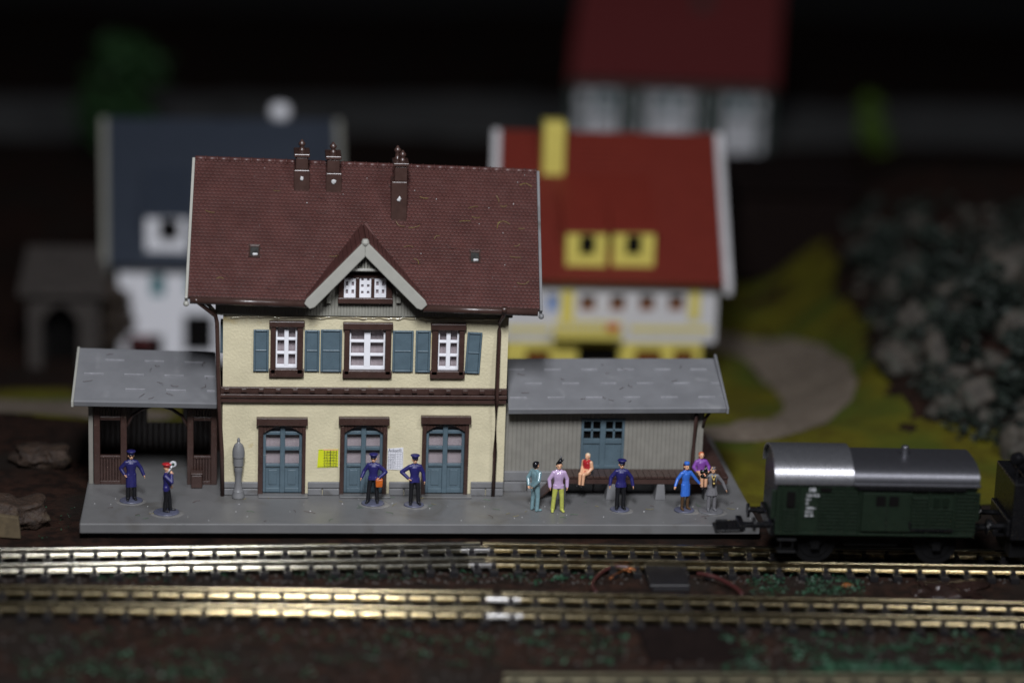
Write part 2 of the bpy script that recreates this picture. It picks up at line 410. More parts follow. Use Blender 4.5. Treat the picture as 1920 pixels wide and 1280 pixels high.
# ------------------------------------------------------------------ platform
PF = atz(930, 982.5, 0).y                      # front edge
pA = atz(150, 977, 0); pB = atz(1409, 985, 0)
PX0, PX1 = atz(157, 941, 0).x, atz(1383, 908, 0).x
t = thing('station_platform', 'long grey platform slab under the whole station, beside the tracks', 'platform', (0, 0, GZ))
mb = MB(); mb.box(PX0, PX1, PF, 7.2, -.36, 0); mb.build('slab', MT['plat'], t, bevel=.04)
mb = MB(); mb.box(PX0 + .25, PX1 - .25, PF + .3, 7.0, GZ - .1, -.36); mb.build('base', MT['blackmatt'], t)
for i, (a, b) in enumerate(((484, 577), (636, 731), (789, 883))):
    mb = MB(); x0, x1 = X(a, 930), X(b, 930); mb.box(x0, x1, -.42, -.005, .003, .06); mb.build('door_step', MT['plat'], t, bevel=.02)

# ------------------------------------------------------------------ station building
ST = thing('station_building', 'two storey cream station building with brown tiled roof and blue doors', 'building', (0, 3, 0))
BX0, BX1 = X(417, 830), X(946, 830)
ZW = Z(685, 592)                               # top of plaster
wins = {}
for k, sash, frame in (('a', (517, 612, 557, 690), (507, 600, 568, 705)), ('b', (655, 617, 722, 693), (645, 603, 733, 707)), ('c', (821, 618, 860, 694), (809, 605, 870, 708))):
    wins[k] = (rect(*sash), rect(*frame))
doors = []
for leaf, lint in (((493, 797, 566, 924), (481, 781, 577, 795)), ((645, 796, 717, 925), (635, 780, 730, 794)), ((798, 794, 870, 927), (789, 778, 883, 792))):
    doors.append((rect(*leaf), rect(*lint)))
mb = MB()
holes = [w[0] for w in wins.values()] + [(d[0][0], d[0][1], -1, d[0][3]) for d in doors]
holed_wall(mb, BX0, BX1, .0, ZW, [(h[0], h[1], max(h[2], 0.0), h[3]) for h in holes], 0, .35)
mb.box(BX0, BX0 + .3, .35, 5.6, .0, ZW); mb.box(BX1 - .3, BX1, .35, 5.6, 0, ZW); mb.box(BX0, BX1, 5.6, 5.9, 0, ZW)
mb.build('wall', MT['cream'], ST)
mb = MB(); mb.box(BX0 + .32, BX1 - .32, .6, 5.5, .05, ZW - .05); mb.build('room_core', MT['dark'], ST)
# plinth
for a, b in ((420, 484), (577, 636), (729, 790), (882, 943)):
    x0, x1, z0, z1 = rect(a, 902, b, 926)
    mb = MB(); zm = z0 + .02 + (z1 - z0) * .47
    z0 = .01
    cut = x0 + (x1 - x0) * .45
    mb.box(x0, x1, -.10, -.004, zm + .012, z1); mb.box(x0, cut, -.11, -.004, z0, zm - .012); mb.box(cut + .025, x1, -.11, -.004, z0, zm - .012)
    mb.build('plinth', MT['grey'], ST, bevel=.025)
# belt course
x0, x1 = X(409, 740, -.2), X(951, 740, -.2)
zt, zb = Z(685, 727, -.1), Z(685, 755, -.1); h = zt - zb
mb = MB(); mb.box(x0, x1, -.13, -.003, zb + .60 * h, zt); mb.box(x0, x1, -.22, -.003, zb + .33 * h, zb + .58 * h); mb.box(x0 + .02, x1 - .02, -.16, -.003, zb, zb + .30 * h)
n = 17
for i in range(n):
    cx = x0 + (i + .5) * (x1 - x0) / n; mb.box(cx - .09, cx + .09, -.24, -.12, zb + .72 * h, zb + .95 * h)
mb.build('belt_course', MT['brown'], ST, bevel=.02)
mb = MB(); pts = []
for i in range(121):
    x = BX0 + .25 + (BX1 - BX0 - .5) * i / 120; pts.append((x, -.01 + .012 * noise.noise(Vector((x * 2, 0, 0))), ZW - .07 + .05 * noise.noise(Vector((x * 1.6, 3, 0)))))
mb.tube(pts, .045, 6); bmesh.ops.scale(mb.bm, vec=(1, 1, 1), verts=mb.bm.verts[:])
for v in mb.bm.verts: v.co.z += .05 * noise.noise(Vector((v.co.x * 5, v.co.z * 3, 1))); v.co.y -= .02 * abs(noise.noise(Vector((v.co.x * 4, v.co.z * 6, 5))))
mb.build('glue_bead', MT['gluewet'], ST, smooth=True)
# windows
def window(sash, frame, bars, label=None, thick_mull=False):
    x0, x1, z0, z1 = frame; a0, a1, b0, b1 = sash
    w = MB()
    w.box(x0, a0, -.15, .14, z0 + .12, z1 - .2); w.box(a1, x1, -.15, .14, z0 + .12, z1 - .2)
    w.box(x0 - .05, x1 + .05, -.20, .14, b1 + .02, z1); w.box(x0 - .04, x1 + .04, -.15, .14, z0, b0)
    o = w.build('window', MT['brown'], ST, bevel=.025)
    s = MB(); e = .06; mw = .11 if thick_mull else .075
    s.box(a0, a0 + e, .03, .16, b0, b1); s.box(a1 - e, a1, .03, .16, b0, b1)
    cx = (a0 + a1) / 2
    s.box(cx - mw, cx + mw, .02, .165, b0, b1)
    H = b1 - b0
    for k in range(bars):
        zz = b0 + H * k / bars
        s.box(a0 + .01, a1 - .01, .025, .155, zz, zz + (.12 if k == 0 else .09))
    s.build('sash', MT['white'], o, bevel=.015)
    p = MB(); p.box(a0, a1, .27, .30, b0, b1); p.build('pane', MT['curtain'], o)
    return o
window(*wins['a'], 3); window(*wins['b'], 3, thick_mull=True); window(*wins['c'], 3)
# shutters
def shutter(px0, py0, px1, py1, lean=0):
    x0, x1, z0, z1 = rect(px0, py0, px1, py1, -.08); mb = MB(); e = .07; zm = (z0 + z1) / 2
    mb.box(x0 + e, x1 - e, -.055, -.003, z0 + e, z1 - e)
    mb.box(x0, x0 + e, -.10, -.002, z0, z1); mb.box(x1 - e, x1, -.10, -.002, z0, z1)
    mb.box(x0 + e, x1 - e, -.10, -.002, z0, z0 + e); mb.box(x0 + e, x1 - e, -.10, -.002, z1 - e, z1); mb.box(x0 + e, x1 - e, -.085, -.002, zm - .03, zm + .03)
    if lean: bmesh.ops.rotate(mb.bm, cent=((x0 + x1) / 2, 0, zm), matrix=Matrix.Rotation(math.radians(lean), 3, 'Y'), verts=mb.bm.verts[:])
    return mb.build('shutter', MT['shutter'], ST, bevel=.02)
shutter(475, 618, 504, 696); shutter(571, 619, 599, 696); shutter(601, 618, 641, 697); shutter(736, 620, 775, 697); shutter(779, 620, 807, 698)
shutter(874, 623, 902, 700, 2.5)['label'] = 'crooked shutter leaning right'
mb = MB(); mb.box(BX0 - .1, BX0 - .004, .7, 1.3, Z(412, 672), Z(412, 615)); mb.build('shutter', MT['shutter'], ST, bevel=.02)
# doors
def arch(x0, x1, zs, zc, n=12): return [(x0 + (x1 - x0) * i / n, zs + (zc - zs) * math.sin(math.pi * i / n)) for i in range(n + 1)]
for d, l in doors:
    x0, x1, z0, z1 = d; z0 = .07
    o = MB(); jl, jr = l[0] + .06, l[1] - .06
    o.box(jl, x0, -.13, .2, .01, l[2]); o.box(x1, jr, -.13, .2, .01, l[2]); o.box(l[0], l[1], -.22, .2, l[2], l[3])
    ar = arch(x0, x1, z1 - .28, z1 + .0)
    for (xa, za), (xb, zb2) in zip(ar, ar[1:]): o.prism([(xa, -.11, za), (xb, -.11, zb2), (xb, -.11, l[2]), (xa, -.11, l[2])], (0, .3, 0))
    dr = o.build('door', MT['brown'], ST, bevel=.02)
    H = z1 - z0; lf = MB(); cx = (x0 + x1) / 2
    zlo = z0 + .40 * H
    zt_ = z1 - .03
    lf.box(x0, x0 + .10, .02, .16, z0, zt_); lf.box(x1 - .10, x1, .02, .16, z0, zt_); lf.box(cx - .085, cx + .085, .0, .16, z0, zt_)
    for a, b in ((x0 + .10, cx - .085), (cx + .085, x1 - .10)):
        lf.box(a, b, .06, .16, z0 + .02, zlo)                                   # lower panel field
        lf.box(a, b, .02, .16, z0 + .002, z0 + .17); lf.box(a, b, .0, .16, zlo - .04, zlo + .06)
        lf.box(a + .1, b - .1, .035, .16, z0 + .28, zlo - .16)
        lf.box(a, b, .02, .16, z0 + .625 * H, z0 + .675 * H); lf.box(a, b, .02, .16, z0 + .855 * H, z0 + .905 * H)
    lf.build('leaf', MT['shutter'], dr, bevel=.018)
    p = MB(); p.box(x0 + .05, x1 - .05, .24, .27, zlo, z1 + .05); p.build('pane', MT['curtain'], dr)

# roof ---------------------------------------------------------------
PO = .72; YR = 3.3
EL, ER = aty(352, 556, -PO), aty(1012, 580, -PO)
RL, RR = aty(366, 297, YR), aty(1006, 322, YR)
NRM = (ER - EL).cross(RL - EL).normalized()
def roofp(u, v, n=0): return EL * ((1 - u) * (1 - v)) + ER * (u * (1 - v)) + RR * (u * v) + RL * ((1 - u) * v) + NRM * n
def roofray(px, py):          # where a pixel falls on the roof plane -> u, v
    d = ray(px, py); k = (EL - CAMPOS).dot(NRM) / d.dot(NRM); p = CAMPOS + d * k
    v = (p - EL).dot((RL - EL).normalized()) / (RL - EL).length
    a, b = roofp(0, v), roofp(1, v); u = (p - a).dot((b - a).normalized()) / (b - a).length
    return u, v
# dormer gable geometry (barge plane)
YB = -PO - .12
GP = aty(685, 449, YB); GL = aty(574, 560, YB); GR = aty(797, 562, YB)      # outer top edge of boards
def roof_y(x, z):             # depth at which the main slope reaches height z
    u = (x - EL.x) / (ER.x - EL.x); ze = EL.z + (ER.z - EL.z) * u; zr = RL.z + (RR.z - RL.z) * u
    return -PO + (z - ze) / (zr - ze) * (YR + PO)
APEX = Vector((GP.x, roof_y(GP.x, GP.z), GP.z))
def uv_of(p): return ((p.x - EL.x) / (ER.x - EL.x), (p.y + PO) / (YR + PO))
uA, vA = uv_of(APEX); uL = (GL.x - EL.x) / (ER.x - EL.x); uR = (GR.x - EL.x) / (ER.x - EL.x)
def indorm(u, v):
    if v > vA or v < 0: return False
    k = v / vA; return uL + (uA - uL) * k < u < uR + (uA - uR) * k
sky = [roofray(477, 472), roofray(890.5, 486)]
def insky(u, v): return any(abs(u - a) < .0165 and abs(v - b) < .045 for a, b in sky)
RF = MB()
# under-plate in three quads (left of the gable, above it, right of it)
def rp(u, v): return roofp(u, v, -.02)
T = NRM * .13
for q in (((0, 0), (uL, 0), (uA, vA), (0, vA)), ((uR, 0), (1, 0), (1, vA), (uA, vA)), ((0, vA), (1, vA), (1, 1), (0, 1))):
    RF.plate(*[rp(*c) for c in q], T)
ROWS, COLS = 42, 84
for j in range(ROWS):
    for i in range(-1, COLS):
        u0 = (i + (.5 if j % 2 else 0)) / COLS; u1 = u0 + 1 / COLS
        u0, u1 = max(0, u0), min(1, u1)
        if u1 - u0 < .002: continue
        uc, v0, v1 = (u0 + u1) / 2, j / ROWS, (j + 1.25) / ROWS
        v1 = min(1, v1)
        if indorm(uc, v0) or indorm(uc, (v0 + v1) / 2) or insky(uc, (v0 + v1) / 2): continue
        jt = random.uniform(-.006, .006); h = .04 + jt; m = (u1 - u0) * .06
        w = u1 - u0
        top = [roofp(u0 + m, v1, .0), roofp(u1 - m, v1, .0)]
        lowp = [(u1 - m, v0 + .010), (u1 - w * .25, v0 + .003), (uc, v0), (u0 + w * .25, v0 + .003), (u0 + m, v0 + .010)]
        A = [RF.bm.verts.new(p) for p in top] + [RF.bm.verts.new(roofp(a, b, h)) for a, b in lowp]
        B = [RF.bm.verts.new(roofp(a, b, .0)) for a, b in lowp]
        RF.bm.faces.new(A)
        for k in range(4): RF.bm.faces.new((A[2 + k], B[k], B[k + 1], A[3 + k]))
# back slope
BL, BR = Vector((EL.x, 2 * YR + PO, EL.z)), Vector((ER.x, 2 * YR + PO, ER.z))
RF.plate(RL, RR, BR, BL, (0, .1, .1))
ROOF = RF.build('roof', MT['tile'], ST)
ROOF['label'] = 'brown roof of small scalloped tiles'
# ridge tiles
mb = MB(); n = 30
for i in range(n):
    a, b = roofp(i / n, 1, .02), roofp((i + .93) / n, 1, .02)
    mb.tube([a, b], .085, 8); mb.tube([b, roofp((i + 1) / n, 1, .03)], .105, 8)
mb.build('ridge_cap', MT['tile'], ROOF, smooth=True)
# verge boards
for u, s, g in ((0, -1, 'barge'), (1, 1, 'grey')):
    off = Vector((s * .07, 0, 0)); mb = MB()
    a, b = roofp(u, -.015, .07), roofp(u, 1.0, .07); dn = -NRM * .26; w = Vector((s * .10, 0, 0))
    mb.hexa([a + dn, a + dn + w, b + dn + w, b + dn, a, a + w, b + w, b])
    mb.lathe(a + w * .5 - Vector((0, 0, .2)), [(.04, -.10), (.09, -.07), (.10, 0), (.07, .08)], 10)
    mb.build('verge_board', MT[g], ROOF, bevel=.02)
# gutters either side of the gable
for u0, u1 in ((.006, uL + .012), (uR - .004, .994)):
    mb = MB(); a, b = roofp(u0, 0, 0) + Vector((0, -.06, -.10)), roofp(u1, 0, 0) + Vector((0, -.06, -.10))
    mb.tube([a, b], .13, 12); mb.build('gutter', MT['brown'], ST, smooth=True)
# skylights
for u, v in sky:
    o = MB(); c = [(-.0165, -.045), (.0165, -.045), (.0165, .045), (-.0165, .045)]
    inn = [(-.0115, -.032), (.0115, -.032), (.0115, .032), (-.0115, .032)]
    for k in range(4):
        k2 = (k + 1) % 4
        o.plate(roofp(u + c[k][0], v + c[k][1], .05), roofp(u + c[k2][0], v + c[k2][1], .05), roofp(u + inn[k2][0], v + inn[k2][1], .01), roofp(u + inn[k][0], v + inn[k][1], .01), NRM * .1)
    s = o.build('skylight', MT['brown'], ROOF, bevel=.01)
    o = MB(); o.plate(*[roofp(u + a, v + b, -.012) for a, b in inn], NRM * .006)
    s2 = o.build('skylight_pane', mat('smoky_pane', (.022, .022, .02), .35, var=.5, vscale=9), ROOF)
    o = MB(); o.rockball(roofp(u + .002, v - .022, .02), (.085, .05, .05), 3); o.build('glue_blob', MT['speck'], ROOF, smooth=True)
# chimneys
def chimney(px0, px1, base_py, step_py, npx0, npx1, top_py, pots):
    cx = (px0 + px1) / 2
    u, v = roofray(cx, base_py); b = roofp(u, v)
    yf = b.y - .02
    sc = 52.5; w = (px1 - px0) / sc; w2 = (npx1 - npx0) / sc
    zs = aty(cx, step_py, yf).z; xt = aty((npx0 + npx1) / 2, top_py, yf).x; ztp = aty(cx, top_py, yf).z
    dep = max(.75, YR - yf + .35) if yf > 1.8 else 1.0
    m = MB(); m.box(b.x - w / 2, b.x + w / 2, yf, yf + dep, b.z - .3, zs); m.box(xt - w2 / 2, xt + w2 / 2, yf + .06, yf + dep - .06, zs, ztp)
    m.box(xt - w2 / 2 - .06, xt + w2 / 2 + .06, yf, yf + dep, ztp, ztp + .13)
    o = m.build('chimney', MT['brown'], ROOF, bevel=.03)
    q = MB()
    for dx, dy, hh in pots:
        c = (xt + dx, yf + dep * .5 + dy, ztp + .12)
        q.lathe(c, [(.13, 0), (.12, .07), (.085, .10), (.08, .17 + hh), (.12, .20 + hh), (.125, .27 + hh), (.06, .34 + hh), (.03, .40 + hh)], 12)
    q.build('chimney_pot', MT['brown'], ROOF, smooth=True)
    q = MB(); zc = zs - .42
    q.rockball((b.x, yf - .01, zs - (.3 if step_py < 330 else .62)), (.07, .04, .085), int(px0)); q.build('glue_blob', MT['speck'], ROOF, smooth=True)
chimney(551, 580, 360, 319, 555, 578, 296, [(0, 0, .02)])
chimney(611, 640, 363, 325, 614, 637, 300, [(0, 0, 0)])
chimney(733, 762, 417, 341, 741, 764, 313, [(-.10, .2, .10), (.06, -.1, .0)])
# dormer gable -------------------------------------------------------
D = MB(); th = .16
for foot, uu in ((GL, uL), (GR, uR)):
    eav = roofp(uu, 0)
    f0 = Vector((foot.x, YB, foot.z)); fb = Vector((foot.x, -PO + .15, foot.z + .05))
    D.plate(Vector((GP.x, YB, GP.z)), APEX + Vector((0, .1, 0)), fb, f0, Vector((0, 0, th)))
dm = D.build('gable_roof', MT['tile'], ROOF)
mb = MB()
for foot, s in ((GL, -1), (GR, 1)):
    n = 14
    for i in range(n):
        a = GP.lerp(foot, i / n); b = GP.lerp(foot, (i + .9) / n)
        ya, yb = roof_y(a.x, a.z), roof_y(b.x, b.z)
        up = Vector((s * .03, 0, .035))
        mb.plate(a + up, b + up, Vector((b.x, max(yb, YB + .2), b.z)) + up, Vector((a.x, ya, a.z)) + up, (0, 0, .05))
mb.build('gable_tiles', MT['tile'], ROOF)
# bargeboards
BB = MB()
dl = (GL - GP).normalized(); dr_ = (GR - GP).normalized(); bw = .40
def bargeside(foot, d, s):
    nrm = Vector((d.z, 0, -d.x)) * (1 if s < 0 else -1)      # inward, downwards
    if nrm.z > 0: nrm = -nrm
    inner_pk = GP + Vector((0, 0, -bw / abs(nrm.z)))
    fi = foot + nrm * bw
    BB.prism([GP, foot, foot + nrm * bw * .15 + d * .16, foot + nrm * bw * .8 + d * .16, fi, inner_pk], (0, -.13, 0))
bargeside(GL, dl, -1); bargeside(GR, dr_, 1)
BB.lathe((GP.x, YB - .06, GP.z - .1), [(.10, -.10), (.14, 0), (.10, .13)], 12)
BB.build('bargeboard', MT['barge'], ST, bevel=.03)
# siding under eaves and in the gable
SX0, SX1 = X(404, 575, -.12), X(962, 580, -.12)
ytop = -.12
def siding_top(x):
    u = (x - EL.x) / (ER.x - EL.x); z = EL.z + (ER.z - EL.z) * u + .42
    if GL.x < x < GR.x:
        k = (x - GL.x) / (GP.x - GL.x) if x < GP.x else (GR.x - x) / (GR.x - GP.x)
        z = max(z - .35 - 5 * max(0, 0), GL.z + k * (GP.z - GL.z) - .22) if k > .33 else z
    return z
mb = MB(); boards(mb, SX0, SX1, ZW + .02, siding_top, ytop, .105, .006, .012); mb.box(SX0, SX1, ytop + .012, ytop + .3, ZW + .025, ZW + .9)
mb.build('siding', MT['siding'], ST)
mb = MB()
for s in (BX0 - .1, BX1 - .15): mb.prism([(s, -.1, ZW), (s, 6.0, ZW), (s, 6.0, EL.z - .3), (s, YR, RL.z - 1.2), (s, -.1, EL.z + .0)], (.25, 0, 0))
mb.build('gable_end', MT['siding'], ST)
# upper triangle with ledge
yl = YB + .30
za = Z(686, 503, yl)
mb = MB(); xa, xb = X(655, 503, yl), X(718, 503, yl); zp = GP.z - .34
def tri(x): return za + (zp - za) * max(0, 1 - abs(x - GP.x) / ((xb - xa) / 2))
boards(mb, xa, xb, za, tri, yl, .105, .025, .08); mb.build('gable_infill', MT['siding'], ST)
mb = MB(); mb.box(xa - .05, xb + .05, yl - .10, yl + .1, za - .09, za); mb.build('gable_ledge', MT['barge'], ST, bevel=.02)
# gable window
gx0, gx1, gz0, gz1 = rect(634, 514, 737, 569, -.3)
g = MB(); g.box(gx0, gx1, -.34, -.13, gz0, gz0 + .20); g.box(gx0 + .02, gx1 - .02, -.30, -.13, gz1 - .14, gz1)
cas = [rect(645, 523, 667, 558, -.25), rect(674, 516, 696, 558, -.25), rect(702, 523, 724, 558, -.25)]
zb_, zt_ = gz0 + .18, gz1 - .14
xs = [gx0 + .02, cas[0][0], cas[0][1], cas[1][0], cas[1][1], cas[2][0], cas[2][1], gx1 - .02]
for i in range(0, 8, 2): g.box(xs[i], xs[i + 1], -.30, -.13, zb_, zt_ + .005)
gw = g.build('gable_window', MT['brown'], ST, bevel=.02)
s = MB(); p = MB()
for c in cas:
    a0, a1, b0, b1 = c; cx = (a0 + a1) / 2; n = 3 if c is cas[1] else 2
    s.box(a0, a0 + .06, -.25, -.16, b0, b1); s.box(a1 - .06, a1, -.25, -.16, b0, b1); s.box(cx - .06, cx + .06, -.25, -.16, b0, b1)
    H = b1 - b0
    for k in range(n + 1):
        z = b0 + (H - .1) * k / n; s.box(a0, a1, -.248, -.162, z, z + .13)
    p.box(a0, a1, -.15, -.135, b0, b1)
s.build('sash', MT['white'], gw, bevel=.01); p.build('pane', MT['curtain'], gw)
# small gable brackets
for px in (617, 748):
    c = aty(px, 543, -.35); mb = MB(); mb.box(c.x - .1, c.x + .1, -.55, -.13, c.z - .1, c.z + .12); mb.box(c.x - .08, c.x + .08, -.3, -.13, c.z - .5, c.z - .1)
    mb.build('gable_bracket', MT['siding'], ST, bevel=.02)
# eave brackets at the left
mb = MB(); mb.tube([aty(370, 556, -.7), aty(392, 572, -.4), aty(404, 586, -.1)], .07, 8); mb.build('eave_bracket', MT['brown'], ST, smooth=True)
# downpipes
mb = MB(); mb.tube([aty(366, 560, -.85), aty(372, 567, -.8), aty(404, 592, -.16), aty(407, 606, -.14), aty(411, 760, -.2), aty(416, 850, -.18), aty(417, 930, -.16)], .075, 10); mb.build('downpipe', MT['brown'], ST, smooth=True)
mb = MB(); mb.tube([aty(946, 580, -.85), aty(944, 592, -.75), aty(937, 604, -.2), aty(936, 620, -.12), aty(931, 740, -.3), aty(928, 850, -.14), aty(924, 934, -.12)], .075, 10); mb.tube([aty(946, 576, -.86), aty(945, 586, -.84)], .11, 10)
mb.build('downpipe', MT['brown'], ST, smooth=True)

# notices ------------------------------------------------------------
x0, x1, z0, z1 = rect(596, 842, 634, 876, -.02)
N = thing('yellow_timetable', 'small yellow departures timetable sheet stuck on cream wall between doors', 'notice', (x0, -.02, z0))
mb = MB(); mb.prism([(x0 - .02, -.012, z0), (x1, -.012, z0 + .02), (x1 - .0, -.012, z1 + .01), (x0 + .02, -.012, z1 - .01)], (0, -.012, 0)); mb.build('sheet', MT['yellowp'], N)
mb = MB(); gx = x0 + (x1 - x0) * .26; w = x1 - gx - .02; hh = z1 - z0
for k in range(7): z = z0 + .03 + k * (hh - .06) / 6; mb.box(gx if 0 < k < 6 else x0 + .01, x1 - .01, -.028, -.026, z, z + .008)
for k, wd in enumerate((.012, .008, .022, .008, .012)): xx = gx + .04 + k * (w - .08) / 4; mb.box(xx - wd / 2, xx + wd / 2, -.0285, -.0275, z0 + .02, z1 - .02)
mb.build('ruling', MT['ink'], N)
for r in range(6):
    for c in range(4):
        text('entries', random.choice(('8:12', '9:40', '10.5', '7:25', '11:3', '12.8')), .068, MT['ink'], N, (gx + .045 + c * (w - .08) / 4, -.030, z0 + .045 + r * (hh - .06) / 6), .001, sx=.8) if r < 6 else None
mb = MB(); mb.box(gx, x1 - .02, -.029, -.027, z1 - .035, z1 + .0); mb.build('heading', MT['inkred'], N)
x0, x1, z0, z1 = rect(726, 839, 756, 880, -.02)
N = thing('arrivals_notice', 'white arrivals sheet headed Ankunft pasted between middle and right doors', 'notice', (x0, -.02, z0))
mb = MB(); mb.prism([(x0, -.012, z0 + .01), (x1, -.012, z0 - .01), (x1 - .005, -.012, z1 + .01), (x0 + .02, -.012, z1 - .03)], (0, -.012, 0)); mb.build('sheet', MT['whitep'], N)
text('heading', 'Ankunft', .175, MT['inkblue'], N, (x0 + .03, -.027, z1 - .15), .0015, sx=.84)
mb = MB(); hh = z1 - z0 - .17
for k in range(8): z = z0 + .04 + k * hh / 7 * .96; mb.box(x0 + .02, x1 - .02, -.0275, -.0265, z, z + .006)
for k in range(7): xx = x0 + .03 + k * (x1 - x0 - .06) / 6; mb.box(xx, xx + .006, -.0282, -.0272, z0 + .03, z1 - .16)
mb.build('ruling', MT['inkblue'], N)
for r in range(6): text('entries', random.choice(('7.15 8 2', '9.02 14', '6.44 31', '8.20 17')), .065, MT['inkblue'], N, (x0 + .045, -.0285, z0 + .065 + r * hh / 7), .001, sx=1.1)

# drinking fountain ---------------------------------------------------
c = atz(447, 929, 0); c.y = -.38; c.x = X(447, 880, -.38)
sc = 53 * .945
F = thing('water_fountain', 'grey turned water pump column against cream wall by left downpipe', 'fountain', (c.x, c.y, 0))
mb = MB(); mb.lathe((c.x, c.y, 0), [(.20, 0), (.22, .03), (.22, .12), (.19, .2), (.19, .26), (.14, .36), (.12, .55), (.115, .8), (.14, .98), (.15, 1.03)], 20); mb.build('pedestal', MT['grey'], F, smooth=True).modifiers.new('e', 'EDGE_SPLIT').split_angle = math.radians(25)
mb = MB(); mb.lathe((c.x, c.y, 0), [(.125, 1.0), (.15, 1.01), (.15, 1.12), (.135, 1.13), (.135, 1.18), (.18, 1.19), (.185, 1.50), (.215, 1.51), (.22, 1.68), (.20, 1.82), (.15, 1.95), (.07, 2.02), (.05, 2.06), (.06, 2.12), (.03, 2.2)], 20); mb.build('head', MT['grey'], F, smooth=True).modifiers.new('e', 'EDGE_SPLIT').split_angle = math.radians(25)

# ------------------------------------------------------------------ left wing: waiting shelter
YW = 1.1
S = thing('waiting_shelter', 'open brown timber waiting shelter with grey roof left of the station', 'shelter', (X(280, 850, YW), 3, 0))
SXL, SXR = X(166, 835, YW), BX0 - .02
def wing_roof(root, el, er, YE, run, rl, rr, dash_rows):
    a, b = aty(*el, YE), aty(*er, YE); c, d = aty(*rr, YE + run), aty(*rl, YE + run)
    nr = (b - a).cross(d - a).normalized()
    def P(u, v, n=0): return a * ((1 - u) * (1 - v)) + b * (u * (1 - v)) + c * (u * v) + d * ((1 - u) * v) + nr * n
    m = MB(); m.plate(P(0, 0), P(1, 0), P(1, 1), P(0, 1), nr * .12)
    back = Vector((0, run, -(d.z - a.z) * .9)); m.plate(d, c, c + back, d + back, nr * .12)
    L = (b - a).length
    for v, start, ln, per in dash_rows:
        x = start
        while x < L - .2:
            x2 = min(x + ln, L - .03)
            nf = len(m.bm.faces); m.hexa([P(x / L, v, -.01), P(x2 / L, v, -.01), P(x2 / L, v + .024, -.01), P(x / L, v + .024, -.01), P(x / L, v, .045), P(x2 / L, v, .045), P(x2 / L, v + .022, .03), P(x / L, v + .022, .03)])
            m.bm.faces.ensure_lookup_table()
            for f in m.bm.faces[nf:]: f.material_index = 1
            x += per
    o = m.build('roof', [MT['roofgrey'], MT['roofedge']], root, bevel=.01)
    g = MB(); dn = Vector((0, -.05, -.02)); g.hexa([P(0, -.02, -.20), P(1, -.02, -.20), P(1, .03, -.20), P(0, .03, -.20), P(0, -.02, .02), P(1, -.02, .02), P(1, .03, .03), P(0, .03, .03)]); g.build('fascia', MT['roofgrey'], o, bevel=.03)
    return P, o, g
YE = .35
P1, sro, _ = wing_roof(S, (138, 751), (407, 756), YE, 3.05, (150, 652), (404, 660), [(.22, 2.6 - .85, .7, 1.43), (.50, .25, .7, 1.43), (.77, .95, .7, 1.43)])
v = MB(); q0, q1 = P1(0, -.02, .03), P1(0, 1.0, .06); w = Vector((.09, 0, 0)); dn = Vector((0, 0, -.22)); v.hexa([q0 + dn - w, q0 + dn, q1 + dn, q1 + dn - w, q0 - w, q0, q1, q1 - w]); v.build('verge_board', MT['barge'], sro, bevel=.02)
zee = Z(280, 772, YW)
mb = MB(); mb.box(SXL, SXL + .16, YW - .02, 5.2, .0, zee + .35); mb.build('side_wall', MT['shed'], S, bevel=.02)
def panel(px0, px1, pyt):
    x0, x1 = X(px0, 850, YW), X(px1, 850, YW); zs, zt = Z(205, 853, YW), Z(205, 787, YW); e = .22
    m = MB()
    m.box(x0, x0 + e, YW - .06, YW + .12, 0, zee + .2); m.box(x1 - e, x1, YW - .06, YW + .12, 0, zee + .2)
    m.box(x0 + e, x1 - e, YW - .05, YW + .11, zs - .1, zs); m.box(x0 + e, x1 - e, YW - .05, YW + .11, zt, zt + .14); m.box(x0 + e, x1 - e, YW - .05, YW + .11, .0, .14)
    m.build('post_frame', MT['brown'], S, bevel=.02)
    m = MB(); boards(m, x0 + e, x1 - e, .14, zs - .1, YW, .11, .02, .07); m.build('panel', MT['brown'], S)
    m = MB(); boards(m, x0 + e, x1 - e, zt + .14, zee + .2, YW, .11, .02, .07); m.build('top_panel', MT['brown'], S)
    return x0, x1
l0, l1 = panel(176, 238, 787); r0, r1 = panel(351, 407, 787)
mb = MB(); mb.box(l0, r1, YW - .04, YW + .1, zee + .21, zee + .42); mb.build('beam', MT['brown'], S, bevel=.02)
for x, s in ((l1, 1), (r0, -1)):
    mb = MB(); mb.tube([(x, YW + .03, zee - .55), (x + s * .18, YW + .03, zee - .15), (x + s * .55, YW + .03, zee + .1), (x + s * .9, YW + .03, zee + .22)], .06, 8); mb.build('brace', MT['brown'], S, smooth=True)
mb = MB(); boards(mb, SXL + .16, SXL + 1.9, 0, zee + .5, 5.0, .2); boards(mb, SXR - 1.5, SXR, 0, zee + .5, 5.0, .2); boards(mb, SXL + 1.9, SXR - 1.5, 0, 1.1, 5.0, .2); mb.build('back_wall', MT['brown'], S)
bx = X(369, 900, YW - .3)
B = thing('litter_bin', 'small brown box bin standing before right panel of waiting shelter', 'bin', (bx, YW - .32, 0))
mb = MB(); mb.box(bx - .2, bx + .2, YW - .5, YW - .14, .01, .5); mb.build('bin_body', MT['brown'], B, bevel=.04)
mb = MB(); mb.box(bx - .22, bx + .22, YW - .52, YW - .12, .5, .58); mb.build('bin_lid', MT['brown'], B, bevel=.03)

